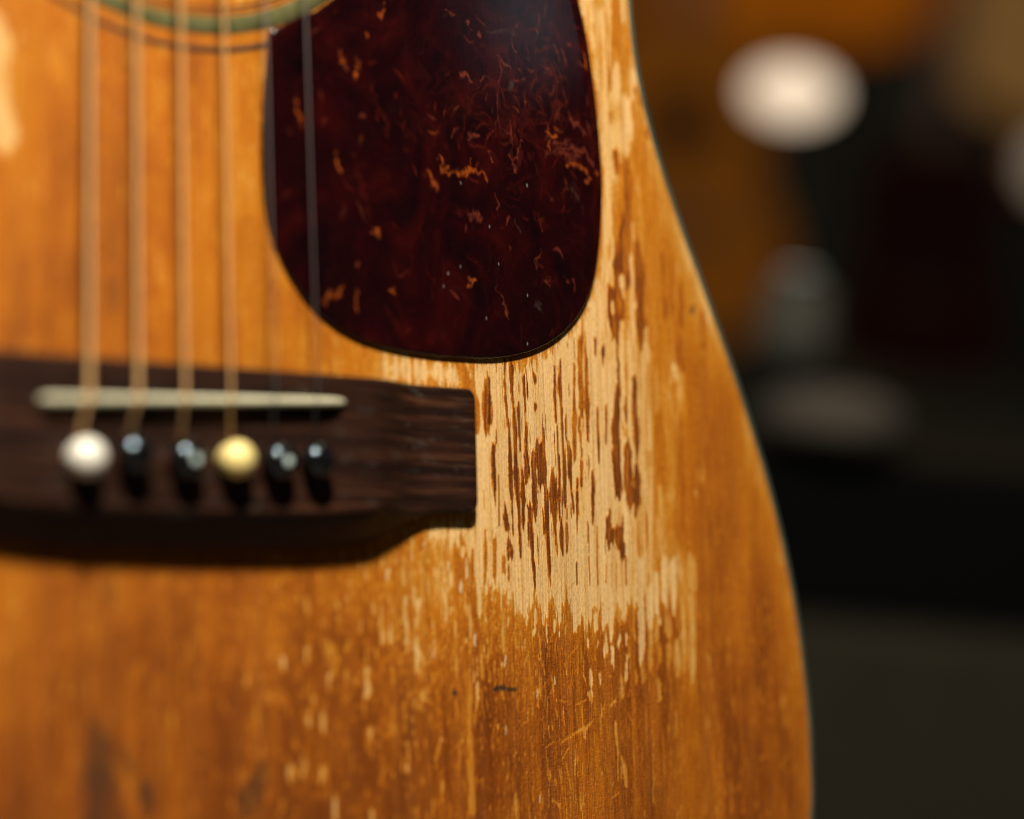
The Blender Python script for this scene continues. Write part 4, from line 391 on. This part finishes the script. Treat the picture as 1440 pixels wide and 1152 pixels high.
def wear_fields(U, V):
    fin = .62+.10*fbm(U/9, V/45, 3, 3)+(.03+.04*sstep(40, 80, U))*vn(U/1.7, V/60, 9)+.035*vn(U/.7, V/30, 10)+.06*fbm(U/12, V/12, 12, 2)
    # thinner, more golden finish near the edge on the right, up by the waist, and round the left of the pickguard
    hw = half_width(V)
    fin = fin-.13*np.exp(-((hw-U)/9)**2)*sstep(-80, 20, V+20*vn(U/8, V/20, 5))-.10*np.exp(-((hw-U-3)/3)**2)
    fin = fin-.20*sstep(8, 34, V)*sstep(112, 128, U+3*vn(U/2, V/20, 6))
    fin = fin-.14*np.exp(-((U-12)/26)**2)*sstep(-2, 10, V)*(.8+.5*vn(U/6, V/18, 15))
    fin = fin-.16*np.exp(-((U-52)/16)**2-((V-10)/8)**2)
    fin = fin-.10*np.exp(-((U+42)/14)**2-((V-60)/40)**2)
    fin = fin+.10*sstep(-20, -90, V)+.08*sstep(-30, -75, V)*sstep(150, 80, U)
    fin = fin-.17*np.exp(-((U-66)/20)**2-((V+32)/14)**2)*(1+.9*vn(U/1.1, V/7, 16))      # rubbed below the bridge wing
    fin = np.clip(fin, .05, .92)
    st = np.zeros_like(fin)
    # main scraped area
    sel = (V > -90) & (V < 125) & (U > 40) & (U < 175)
    u = U[sel]; v = V[sel]
    sd = poly_sd(u, v, BARE_OUTLINE, .30)
    nz = 1.0*vn(u/1.1, v/13, 41)+.8*vn(u/.45, v/6, 42)+.55*vn(u/.25, v/2.4, 43)+.3*vn(u/.2, v/.9, 44)
    edge = sd*1.1+nz*.75
    wide = .26+.30*sstep(120, 140, u)
    cov = sstep(-wide, wide, edge)
    thin = sstep(-2.2, .3, edge)
    strip = sstep(26, 46, v)      # beside the pickguard the wear is softer and greyer
    barelvl = .03+.05*np.clip(fbm(u/1.3, v/16, 45, 3)+.1, 0, 1)+strip*(.06+.22*np.clip(vn(u/1.2, v/7, 46)+.5*vn(u/.5, v/3, 47), 0, 1))
    lines = np.clip((vn(u/.55, v/30, 48)-.52)*5, 0, 1)*np.clip(vn(u/3, v/12, 49)+.35, 0, 1)
    stripe = np.clip(.5+.9*vn(u/1.5+.3*vn(u/6, v/30, 51), v/60, 50), 0, 1)
    right = sstep(124, 133, u+2*vn(u/3, v/9, 52))
    barelvl = barelvl+(.20+.22*sstep(118, 132, u))*lines+right*(.07+.24*stripe)*sstep(-80, -30, v+40)
    core = np.exp(-((u-101)/9)**2-((v+14)/16)**2)
    xs = vn(u/.5+.2*vn(u/3, v/8, 54), v/9, 53)+.4*vn(u/.26, v/4, 55)
    dk = sstep(.62, .80, xs+.75*core-.42)
    barelvl = barelvl*(1-dk)+(.85+.1*xs)*dk
    f = fin[sel]
    f = f*(1-.32*thin*(1-cov))
    f = f*(1-cov)+barelvl*cov
    fin[sel] = f
    # fine streaky wear below and beside it
    def flecks(seed, uc, vc, ru, rv, su, sv, thr, lvl):
        nonlocal fin
        dens = np.exp(-((U-uc)/ru)**2-((V-vc)/rv)**2)
        x = vn(U/su+.25*vn(U/4, V/6, seed+1), V/sv, seed)+.35*vn(U/su*2.1, V/sv*2.3, seed+2)
        x = x+.22*vn(U/(su*5), V/(sv*1.7), seed+3)+.18*vn(U/(su*.45), V/(sv*.3), seed+5)
        c = sstep(thr, thr+.22, x+.55*(dens-1))*np.clip(.75+.5*vn(U/(su*3), V/(sv*2), seed+6), .3, 1)
        fin = fin*(1-c)+(lvl+.25*fin)*c
    flecks(61, 66, -40, 26, 26, .42, 2.8, .50, .05)
    flecks(64, 90, -50, 26, 22, .30, 1.8, .55, .10)
    flecks(67, 42, -55, 30, 26, .5, 2.6, .51, .06)
    flecks(70, 105, -40, 26, 12, .38, 3.4, .58, .12)
    flecks(73, 74, -34, 14, 9, .5, 5, .18, .08)
    flecks(76, 130, 20, 22, 22, .9, 14, .60, .28)
    flecks(80, 68, -45, 24, 20, .38, 2.2, .50, .03)
    # fine scratches across the grain
    rnd = random.Random(3); scr = []
    for q in range(260):
        x, y = rnd.gauss(78, 27), rnd.gauss(-54, 19); a = rnd.choice([rnd.gauss(0, .25), rnd.gauss(0, .25), rnd.gauss(-.9, .4)]); L = rnd.uniform(.8, 4.5)
        scr.append((rnd.uniform(.05, .32), [(x, y, .02), (x+.5*L*math.sin(-a)+rnd.uniform(-.1, .1), y+.5*L*math.cos(a), rnd.uniform(.04, .13)), (x+L*math.sin(-a), y+L*math.cos(a), .02)]))
    # the traced marks
    rows_v = V[:, 0]
    for level, pts in WEAR_MARKS+scr:
        if level > .6 and max(p[2] for p in pts) < 3: pts = [(a, b_, c_*.86) for a, b_, c_ in pts]
        P = np.array(pts); pad = 2.5
        r0 = np.searchsorted(rows_v, P[:, 1].min()-pad-P[:, 2].max()); r1 = np.searchsorted(rows_v, P[:, 1].max()+pad+P[:, 2].max())
        if r1 <= r0: continue
        Us = U[r0:r1]; c0 = np.searchsorted(Us[0], P[:, 0].min()-P[:, 2].max()-3); c1 = np.searchsorted(Us[0], P[:, 0].max()+P[:, 2].max()+3)
        c0b = np.searchsorted(Us[-1], P[:, 0].min()-P[:, 2].max()-3); c1b = np.searchsorted(Us[-1], P[:, 0].max()+P[:, 2].max()+3)
        sl = (slice(r0, r1), slice(min(c0, c0b), max(c1, c1b)))
        u, v = U[sl], V[sl]
        if u.size == 0: continue
        wm = float(np.median(P[:, 2])); am = min(.9, wm*1.25)
        jit = am*(.38*vn(u/.55, v/6, 81)+.30*vn(u/.30, v/1.8, 82)+.16*vn(u/.2, v/.5, 83))
        end = (1.2 if level > .3 else .6)*min(1, wm+.3)*vn(u/.42, v/9, 84)
        c = seg_cover(u, v, pts, jit, end, .20 if level >= 0 else .08)
        if level < 0:
            st[sl] = np.minimum(st[sl], -c*min(1, -level*2.4))
        else:
            lv = level+(.24 if level > .6 else .08)*fbm(u/.4, v/5, 85, 3)-(.04 if level > .6 else 0)
            fin[sl] = fin[sl]*(1-c)+lv*c
            if level > 1.04: st[sl] = np.maximum(st[sl], c*.45)
    for level, pts in STAIN_MARKS:
        P = np.array(pts); pad = 4+P[:, 2].max()
        s2 = (V > P[:, 1].min()-pad) & (V < P[:, 1].max()+pad) & (U > P[:, 0].min()-pad) & (U < P[:, 0].max()+pad)
        u, v = U[s2], V[s2]
        c = seg_cover(u, v, pts, .35*P[:, 2].mean()*fbm(u/1.2, v/2, 91, 2), 0*u, .12+.35*P[:, 2].mean())
        st[s2] = np.maximum(st[s2], c*level)
    # grime specks in the bare wood
    sp = sstep(.80, .95, vn(U/.3, V/.5, 95)+.25*vn(U/5, V/9, 96))*(fin < .3)*.25
    st = np.where(st == 0, sp, st)
    return fin, st

build_soundboard()

def sweep_ring(name, prof, mat, parent, P=outline, Nn=ON):
    """prof: list of (outset, n) swept round a closed outline"""
    V = []
    for off, n in prof: V.append(np.c_[P+Nn*off, np.full(len(P), n)])
    o = mesh_from(name, np.vstack(V), grid_faces(len(prof), len(P), wrap=True), mat, parent); fix_normals(o); return o
sweep_ring('binding', [(-1.75, -.2), (-1.72, .10), (-1.2, .13), (-.6, .10), (-.2, -.05), (0, -.5), (.05, -2), (.05, -6.4), (-.1, -6.6)], MBIND, guitar)
sweep_ring('side', [(-.05, -6.5), (-.05, -50), (-.05, -107), (-2, -110)], MSIDE, guitar)
half2 = half
nb = 40
vsb = np.linspace(-186, 320, 120); Vb, Wb = np.meshgrid(vsb, np.linspace(-1, 1, nb), indexing='ij')
Ub = Wb*(half_width(vsb)-1.5)[:, None]
mesh_from('back', np.stack([Ub.ravel(), Vb.ravel(), (-110-6*(1-Wb**2)).ravel()], 1), grid_faces(120, nb, True), MSIDE, guitar)

# rosette: rings inlaid round the sound hole
rosette_rings = [(50.2, 51.6, MRING_D, .05), (60.6, 61.3, MRING_D, .035), (61.7, 62.2, MRING_D, .035), (62.6, 66.5, MRING_G, .06), (69.0, 70.4, MRING_D, .035)]
ros = None
for r0, r1, mm, h in rosette_rings:
    a = np.linspace(0, 2*math.pi, 240, endpoint=False); V = []
    for r, n in ((r0, -.02), (r0+.12, h+.055), ((r0+r1)/2, h+.065), (r1-.12, h+.055), (r1, -.02)):
        V.append(np.c_[HOLE[0]+r*np.cos(a), HOLE[1]+r*np.sin(a), np.full(240, n)])
    o = mesh_from('ring' if ros else 'rosette', np.vstack(V), grid_faces(5, 240, wrap=True), mm, ros or guitar); fix_normals(o)
    if ros is None: ros = o

# pickguard
guard_pts = [(41.65, 89.7), (37.59, 87.14), (33.02, 84.82), (26.6, 81.4), (24.6, 80.2), (23.4, 72.8), (22.6, 65.2), (22.1, 56.8), (22.1, 48.3), (23.0, 40.2), (25.3, 33.2), (28.6, 27.9), (33.2, 22.8), (38.8, 18.9), (46.3, 16.0), (55.4, 14.5), (64.9, 13.9),
             (74, 13.9), (84.2, 14.4), (93.0, 16.0), (101.0, 18.9), (107.2, 22.8), (112.4, 28), (116.1, 35), (118.1, 42.6), (119.2, 50.6), (119.7, 58), (119.5, 64.5), (119.1, 71.4), (118.3, 79), (117.2, 87), (115.8, 94.3), (113.6, 101.9), (109, 116), (101, 131), (90, 145), (78, 155)]
arc_end = math.atan2(155-HOLE[1], 78-HOLE[0]); a0 = math.atan2(89.7-HOLE[1], 41.65-HOLE[0])
arc = [(HOLE[0]+66.8*math.cos(t), HOLE[1]+66.8*math.sin(t)) for t in np.linspace(.16, a0+.06, 14)]
gp = catmull(guard_pts[4:] + [(70, 157.5), (67.2, 154)] + arc + guard_pts[1:4], 8, closed=True)
gp = resample(gp, .28, closed=True)
GN = normals2d(gp)
GN = sum(np.roll(GN, q, 0) for q in range(-7, 8)); GN /= np.linalg.norm(GN, axis=1)[:, None]
area2 = np.sum(gp[:, 0]*np.roll(gp[:, 1], -1)-np.roll(gp[:, 0], -1)*gp[:, 1])
if area2 < 0: GN = -GN
def build_pickguard():
    # a fine sheet of square cells clipped to the outline, plus a bevelled rim
    n = len(gp); rim = []
    wob = .10*vn(np.arange(n)/4.0, np.zeros(n), 5)+.05*vn(np.arange(n)/1.8, np.zeros(n), 6)
    rim_prof = [(.05, -.05), (.02, .70), (-.30, 1.13), (-.62, 1.25)]
    for k, (off, h) in enumerate(rim_prof):
        rim.append(np.c_[gp+GN*(off+(wob[:, None] if k < 2 else 0)), np.full(n, h)])
    inner = gp-GN*.62
    # star rings from the rim towards the middle spine
    rings = []
    M = 190
    spine_v = np.clip(inner[:, 1], 48, 108); 
    ctr = np.c_[np.full(n, 75.0), spine_v]
    for t in np.linspace(0, 1, M)[1:]:
        q = inner+(ctr-inner)*t
        rings.append(np.c_[q, np.full(n, 1.25+.05*min(1, t*14))])
    Vv = np.vstack(rim+rings)
    F = grid_faces(len(rim)+len(rings), n, wrap=True)
    U, V = Vv[:, 0], Vv[:, 1]
    A = {k: np.zeros(len(U)) for k in ('fleck_orange', 'fleck_pink', 'fleck_grey', 'fleck_faint', 'dust')}
    names = ['fleck_orange', 'fleck_pink', 'fleck_grey', 'fleck_faint', 'dust']
    for kind, pts in GUARD_FLECKS:
        P = np.array(pts); pad = 2+P[:, 2].max()
        s = np.flatnonzero((V > P[:, 1].min()-pad) & (V < P[:, 1].max()+pad) & (U > P[:, 0].min()-pad) & (U < P[:, 0].max()+pad))
        if len(s) == 0: continue
        u, v = U[s], V[s]; wm = P[:, 2].mean()
        if kind == 4: c = seg_cover(u, v, pts, 0*u, 0*u, .18)*.8
        else:
            du = .9*fbm(u/2.0, v/2.0, 101, 2); dv = .9*fbm(u/2.0, v/2.0, 104, 2)
            soft = (1.0 if kind != 3 else 1.3)*max(.3, wm)
            c = seg_cover(u+du, v+dv, pts, wm*.55*fbm(u/.9, v/1.1, 107, 2)+.30*wm, 0*u, soft)*(.58 if kind == 0 else .44 if kind == 1 else .3)
        A[names[kind]][s] = np.maximum(A[names[kind]][s], c)
    # thin curling wisps that follow a slow swirl
    rnd = random.Random(7)
    for q in range(210):
        if q < 120: x, y = rnd.gauss(101, 9), rnd.gauss(76, 13)
        else: x, y = rnd.uniform(26, 118), rnd.uniform(18, 108)
        a = rnd.uniform(0, 6.28); kk = rnd.uniform(-.35, .35); L = rnd.uniform(1.5, 6.5); ww = rnd.uniform(.08, .24)*(1 if x > 60 else 1.6); pts = []
        nst = 7
        for s_ in range(nst):
            f_ = math.sin(math.pi*(s_+.6)/nst); pts.append((x, y, ww*f_)); a += kk*L/nst+rnd.uniform(-.25, .25)
            x += math.cos(a)*L/nst*.8; y += math.sin(a)*L/nst
        P = np.array(pts)
        s = np.flatnonzero((V > P[:, 1].min()-1) & (V < P[:, 1].max()+1) & (U > P[:, 0].min()-1) & (U < P[:, 0].max()+1))
        if len(s) == 0: continue
        c = seg_cover(U[s], V[s], pts, .08*vn(U[s]/.3, V[s]/.3, 131), 0*s, .22)
        nm = rnd.choice(['fleck_pink', 'fleck_faint', 'fleck_faint', 'fleck_faint', 'fleck_orange'] if q % 6 == 0 else ['fleck_faint', 'fleck_faint', 'fleck_pink'])
        A[nm][s] = np.maximum(A[nm][s], c*rnd.uniform(.15, .6)*(.6 if nm == 'fleck_orange' else .75 if nm == 'fleck_pink' else 1.2))
    # wispy swirls, strongest in the middle right
    wx = U+5*fbm(U/9, V/9, 111, 3); wy = V+5*fbm(U/9, V/9, 115, 3)
    rdg = 1-np.abs(vn(wx/3.2, wy/4.5, 119))*3.2
    dens = np.exp(-((U-100)/22)**2-((V-75)/22)**2)*.8+.12
    A['fleck_faint'] = np.maximum(A['fleck_faint'], .7*np.clip(rdg, 0, 1)*dens*np.clip(.5+vn(U/7, V/9, 121), 0, 1)*.8)
    rd2 = 1-np.abs(vn(wx/1.5, wy/2.2, 125))*4.5
    A['fleck_pink'] = np.maximum(A['fleck_pink'], np.clip(rd2, 0, 1)*dens*np.clip(vn(U/5, V/6, 127)-.1, 0, 1)*.28)
    o = mesh_from('pickguard', Vv, F, MPG, guitar, True, A); fix_normals(o)
    if o.data.polygons[len(o.data.polygons)//2].normal.y > 0: o.data.flip_normals()
    return o
build_pickguard()

# bridge
def bridge_height(u):
    t = sstep(44, 62, abs(u)); return 8.4*(1-t)+3.0*t
def bridge_bottom(u):
    k = [(0, -29.9), (25.8, -29.6), (40.5, -28.6), (48, -27.1), (53, -25.2), (57.5, -22.7), (61.5, -21.3), (66, -20.7), (90, -20.5)]
    return np.interp(abs(u), [q[0] for q in k], [q[1] for q in k])
def build_bridge():
    ue = 77.2; us = np.r_[-ue, -ue+np.array([.05, .2, .45, .8, 1.3, 1.9]), np.linspace(-75, 75, 151), ue-np.array([1.9, 1.3, .8, .45, .2, .05]), ue]
    us_s = us; bb = np.array([bridge_bottom(x) for x in us]); bb = np.convolve(np.pad(bb, 3, 'edge'), np.ones(7)/7, 'valid')
    rows = []
    for x, vb in zip(us_s, bb):
        e = max(0, 2.4-(ue-abs(x))); cut = 2.4-math.sqrt(max(0, 2.4**2-e**2))
        h = bridge_height(x)-(.5*(1-math.sqrt(max(0, 1-(min(1, e/2.4))**2))))
        vt = 6.9-cut; vb2 = vb+cut
        rf = .7; rb = .5+6.6*(1-sstep(46, 61, abs(x))); hb = h-(.5+6.3*(1-sstep(46, 61, abs(x))))   # belly slopes down towards its edge
        prof = [(vt, -.1), (vt, .5), (vt-.05, h-rf)]
        for a in (30, 60, 90): prof.append((vt-rf+rf*math.cos(R(a)), h-rf+rf*math.sin(R(a))))
        for q in np.linspace(.04, 1, 26): prof.append((vt-rf+((vb2+rb)-(vt-rf))*q, h))
        for q in np.linspace(0, 1, 8)[1:]: prof.append((vb2+rb*(1-q), h-(h-hb)*q-.25*math.sin(math.pi*q)*(-1)*(rb/8)))
        prof += [(vb2, max(.6, hb*.6)), (vb2, .5), (vb2, -.1)]
        rows.append([(x, v, n) for v, n in prof])
    nr, nc = len(rows), len(rows[0]); V = [p for r in rows for p in r]
    F = [tuple(map(int, f)) for f in grid_faces(nr, nc)]
    F += [tuple(range(nc)), tuple((nr-1)*nc+i for i in range(nc))]
    o = mesh_from('bridge', V, F, MRW, guitar); fix_normals(o)
    o.data.polygons[-1].use_smooth = False; o.data.polygons[-2].use_smooth = False
    return o
bridge = build_bridge()

# saddle in its slot
def build_saddle():
    u0, u1, hw_ = -35.8, 36.4, .85
    us = np.r_[u0, u0+np.array([.15, .5, 1.0, 1.6]), np.linspace(u0+3, u1-4, 40), u1-np.array([2.6, 1.4, .6, .15]), u1]; rows = []
    for x in us:
        ec = min(x-u0, u1-x); f = math.sqrt(max(0, 1-(1-min(1, ec/1.5))**2)); hwid = max(.05, hw_*f)
        top = 11.8-.5*((x/36)**2)-2.4*(1-min(1, (u1-x)/7))**2; vc = -.55+.045*x
        prof = [(-1, 5.5), (-1, top-.8), (-.8, top-.25), (-.35, top), (.35, top), (.8, top-.25), (1, top-.8), (1, 5.5)]
        rows.append([(x, vc+a*hwid, n) for a, n in prof])
    nc = 8; V = [p for r in rows for p in r]; F = [tuple(map(int, f)) for f in grid_faces(len(rows), nc)]
    F += [tuple(range(nc)), tuple((len(rows)-1)*nc+i for i in range(nc))]
    o = mesh_from('saddle', V, F, MBONE, bridge); fix_normals(o); return o
build_saddle()

# bridge pins: one white, one yellowed, two black with pearl dots, two plain black
def pin_profile(r, h0):
    p = [(2.2, -2.0), (2.5, .1), (r*.80, .5), (r*.86, 1.0)]
    for a in np.linspace(-35, 90, 14): p.append((r*math.cos(R(a)), h0+r*(.86 if r > 3.65 else .62)*math.sin(R(a))))
    return p
pins = [(-27.5, -12.8, 3.7, 12.0, MWHITE, (.06, -.05, 1), 'white ball topped bridge pin'),
        (-16.4, -11.9, 3.6, 12.2, MBLACK, (.0, .0, 1), 'plain glossy black bridge pin on the left'),
        (-4.7, -12.2, 3.6, 12.2, MBLACK, (.06, -.10, 1), 'black bridge pin with pale dot beside the yellow pin'),
        (6.9, -11.9, 3.7, 12.0, MYELLOW, (.0, -.05, 1), 'yellowed cream bridge pin'),
        (17.3, -11.7, 3.6, 12.2, MBLACK, (.06, -.10, 1), 'black bridge pin with pale dot right of the yellow pin'),
        (27.2, -11.5, 3.5, 12.2, MBLACK, (.0, .0, 1), 'plain glossy black bridge pin on the right')]
for k, (u, v, r, hc, mm, ax, lab) in enumerate(pins):
    A = Vector(ax).normalized(); base = Vector((u, v, 8.4))-A*0.0
    p = lathe('bridge_pin', pin_profile(r, hc-8.4), tuple(base), tuple(A), mm, guitar); p['label'] = lab
    if k in (2, 4):
        top = hc-8.4+r*.62
        lathe('pearl_dot', [(.01, top+.05), (.6, top+.05), (.95, top-.05), (1.05, top-.25), (1.05, top-.6)], tuple(base), tuple(A), MPEARL, p, 20)

# strings, bass on the left
radii = [.70, .56, .44, .34, .215, .165]
for i in range(6):
    us0 = -27+10.8*i; us1 = us0*36/54
    pu, pv = pins[i][0], pins[i][1]
    path = [(pu+.6, pv+3.2, 5.5), (pu+.5, pv+3.9, 8.3), (pu+.4, pv+4.6, 9.0)]
    sv = -.55+.045*us0; st_ = 11.9-.5*((us0/36)**2)+radii[i]
    path += [(us0+(pu-us0)*.12, sv-1.3, st_-.75), (us0, sv-.3, st_-.02), (us0, sv+.8, st_+.02)]
    for t in np.linspace(.01, 1, 30): path.append((us0+(us1-us0)*t, sv+.8+(646-sv)*t, st_+.02+(8.2-st_)*t))
    s = tube('guitar_string', path, radii[i], MBRONZE if i < 4 else MSTEEL, guitar, 14)
    if i >= 4: s['label'] = 'thin plain steel string over the pickguard'

# neck, fretboard and headstock above the picture, where the strings end
def slab(name, sect, mat):
    """sect: list of (v, half width, n_top, n_bottom)"""
    V = []
    for v, hw_, nt_, nb_ in sect:
        for a in np.linspace(0, math.pi, 13): V.append((hw_*math.cos(a), v, nt_-(nt_-nb_)*math.sin(a)))
    F = [tuple(map(int, f)) for f in grid_faces(len(sect), 13, wrap=True)]+[tuple(range(13)), tuple((len(sect)-1)*13+i for i in range(13))]
    o = mesh_from(name, V, F, mat, guitar, False); fix_normals(o); return o
slab('neck', [(322, 28, -.2, -70), (345, 28, -.2, -28), (500, 25, 0, -20), (640, 22, 0, -18), (652, 22, 0, -20)], MSIDE)
slab('headstock', [(652, 24, -1, -14), (668, 36, -3, -17), (820, 38, -30, -44), (832, 34, -33, -45)], MSIDE)
slab('fretboard', [(200, 28.5, 6, .2), (322, 28, 6, .2), (646, 21.5, 6, .2)], MRW)

# ------------------------------------------------------------------ the shop behind, far out of focus
def box_mesh(name, c, s, mat, rotz=0, bev=.01, parent=None):
    bm = bmesh.new(); bmesh.ops.create_cube(bm, size=1)
    bmesh.ops.scale(bm, vec=s, verts=bm.verts)
    if bev: bmesh.ops.bevel(bm, geom=list(bm.edges), offset=bev, segments=3, affect='EDGES', profile=.5)
    me = bpy.data.meshes.new(name); bm.to_mesh(me); bm.free(); me.materials.append(mat)
    o = bpy.data.objects.new(name, me); COL.objects.link(o); o.location = c; o.rotation_euler = (0, 0, rotz)
    if parent: o.parent = parent
    return o
MFLOOR = plain('grey_floor', (.060, .056, .046), .6, noise=.15, scale=12)
MWALL = plain('olive_wall', (.30, .27, .19), .9, noise=.15, scale=5)
MPLAT = plain('black_tolex', (.002, .002, .002), .9, spec=.05)
MSTEP = plain('grey_step', (.021, .0175, .011), .9, noise=.15, scale=40, spec=.1)
floor = raw_mesh('floor', [(-3, -3, 0), (6, -3, 0), (6, 4, 0), (-3, 4, 0)], [(0, 1, 2, 3)], MFLOOR, smooth=False); tag(floor, kind='structure')
wall = box_mesh('wall', Vector((1.5, 3.3, 1.25)), (9, .1, 2.49), MWALL, bev=0); tag(wall, 'dim olive brown wall far behind the instruments', 'wall')
VR = Matrix.Rotation(R(-41), 4, 'Z')      # the row of things behind faces along this turn
def along(c, dx, dy, z): v = VR @ Vector((dx, dy, 0)); return Vector((c[0]+v.x, c[1]+v.y, z))
step = box_mesh('display_step', along((.528, .271), .1, .30, .0575), (1.3, .60, .115), MSTEP, rotz=R(-41), bev=.006)
tag(step, 'low plain grey display step along the bottom right of the picture', 'step')
amp = empty('speaker_cabinet', 'low wide black cabinet standing on the grey step at right', 'cabinet', matrix=Matrix.Translation(along((.565, .306), .10, .13, .115)) @ VR)
box_mesh('case', Vector((0, 0, .035)), (1.0, .25, .070), MPLAT, bev=.006, parent=amp)
box_mesh('top_board', Vector((0, .004, .0735)), (.99, .23, .006), plain('dark_board', (.018, .013, .008), .9, spec=.05), bev=.002, parent=amp)
def shop_guitar(name, label, cat, group, pos, rot, top, side, scale=1.0, neck=True):
    """body outline reused, turned to stand or hang; own top, sides, bridge, guard and neck"""
    g = empty(name, label, cat, group, Matrix.Translation(pos) @ rot)
    Pm = outline[::3]/1000*scale; n = len(Pm)
    def ring(f, y): return [(p[0]*f, y, (p[1]+188/1000*1000*0)/1*f if False else p[1]*f) for p in Pm]
    V = []; L = [(.90, -.004), (.985, -.003), (1.0, .004), (1.0, .095), (.97, .102), (.5, .108)]
    for f, y in L: V += [(p[0]*f, y*scale, p[1]*f) for p in Pm]
    F = [tuple(map(int, q)) for q in grid_faces(len(L), n, wrap=True)]
    F += [tuple(range((len(L)-1)*n, len(L)*n))]
    b = raw_mesh('side', V, F, side, g); fix_normals(b)
    t = raw_mesh('soundboard', [(p[0]*.975, -.0062*scale, p[1]*.975) for p in Pm], [tuple(range(n))], top, g, False)
    hole = [(.05*math.cos(q)*scale, -.0078*scale, (.143+.05*math.sin(q))*scale) for q in np.linspace(0, 2*math.pi, 40, endpoint=False)]
    raw_mesh('sound_hole', hole, [tuple(range(40))], MBLACK, g, False)
    box_mesh('bridge', Vector((0, -.011*scale, -.01*scale)), (.155*scale, .008*scale, .03*scale), MRW, bev=.002, parent=g)
    if neck:
        box_mesh('neck', Vector((0, 0*scale, .48*scale)), (.05*scale, .022*scale, .34*scale), MSIDE, bev=.006, parent=g)
        box_mesh('headstock', Vector((0, .01*scale, .735*scale)), (.07*scale, .016*scale, .17*scale), MSIDE, bev=.005, parent=g)
    return g
AMBER = plain('amber_top', (.33, .105, .008), .8, noise=.15, scale=30, spec=.06)
ORANGE = plain('orange_top', (.75, .20, .005), .8, noise=.15, scale=30, spec=.06)
TAN = plain('tan_top', (.62, .33, .11), .8, noise=.15, scale=30, spec=.06)
MAHOG = plain('mahogany_top', (.018, .0025, .0012), .8, noise=.2, scale=30, spec=.05)
def RZ(a): return Matrix.Rotation(R(a), 4, 'Z')
def tilt(a): return Matrix.Rotation(R(a), 4, 'X')
GRP = None
shop_guitar('amber_guitar', 'blurred amber brown guitar just beyond the worn edge, below the bright globe', 'guitar', GRP, Vector((1.433, 1.349, 0.371)), VR @ tilt(-4), AMBER, MSIDE, .66)
shop_guitar('orange_guitar', 'blurred bright orange guitar hanging at the top, above the pale globe', 'guitar', GRP, Vector((1.647, 1.434, 0.766)), VR, ORANGE, MSIDE, 1.0)
shop_guitar('tan_guitar', 'blurred pale tan guitar hanging at the upper right corner', 'guitar', GRP, Vector((2.008, 1.25, 0.716)), VR, TAN, MSIDE, 1.0)
shop_guitar('mahogany_guitar', 'very dark red brown small guitar low at the right', 'guitar', GRP, Vector((1.71, 1.238, 0.321)), VR, MAHOG, MAHOG, .5)
glow = empty('cream_glow', 'small glowing cream globe, brightest blurred spot in the dark background', 'glow', matrix=Matrix.Translation((0.778, 0.593, 0.389)) @ VR)  # self-lit globe standing in for an unidentified bright cream blur
def lathe_w(name, prof, mat, parent, seg=32):
    V = [(r*math.cos(2*math.pi*k/seg), r*math.sin(2*math.pi*k/seg), z) for r, z in prof for k in range(seg)]
    o = raw_mesh(name, V, grid_faces(len(prof), seg, wrap=True), mat, parent); fix_normals(o); return o
lathe_w('globe', [(.0265*math.cos(R(a))+.0005, 0.0165*math.sin(R(a))) for a in range(-90, 91, 10)], plain('cream_globe', (.25, .2, .15), .6, emit=((1, .77, .55), 1.0)), glow)
lathe_w('cord', [(.0008, .015), (.0008, 1.2)], MBLACK, glow, 10)
box = empty('small_case', 'small blurred case with grey lid on the black cabinet below the globe', 'case', matrix=Matrix.Translation((.555, .372, .192)) @ VR)
box_mesh('body', Vector((0, 0, .0185)), (.030, .028, .036), MBLACK, bev=.004, parent=box)
box_mesh('lid', Vector((0, 0, .055)), (.032, .03, .036), plain('grey_cloth', (.05, .046, .035), .9, noise=.1), bev=.008, parent=box)
box_mesh('handle', Vector((0, 0, .0752)), (.018, .005, .005), MBLACK, bev=.002, parent=box)
bag = lathe_w('cushion', [(.001, .026), (.018, .025), (.030, .019), (.033, .011), (.030, .003), (.001, .001)], plain('grey_felt', (.056, .045, .033), .95, noise=.15, scale=60), None)
bag.location = (.545, .335, .192); tag(bag, 'rounded grey brown cushion lying on the front of the black cabinet', 'cushion')
drum = empty('frame_drum', 'pale round drum head partly cut by the right picture edge', 'drum', matrix=Matrix.Translation((0.649, 0.305, 0.328)) @ VR @ tilt(90))
lathe_w('drum_head', [(.0003, .0155), (.018, .0155), (.020, .0145)], plain('drum_skin', (.15, .12, .095), .7, noise=.1), drum)
lathe_w('hoop', [(.0202, .0155), (.0215, .015), (.0215, -.015), (.0202, -.015)], MSIDE, drum)
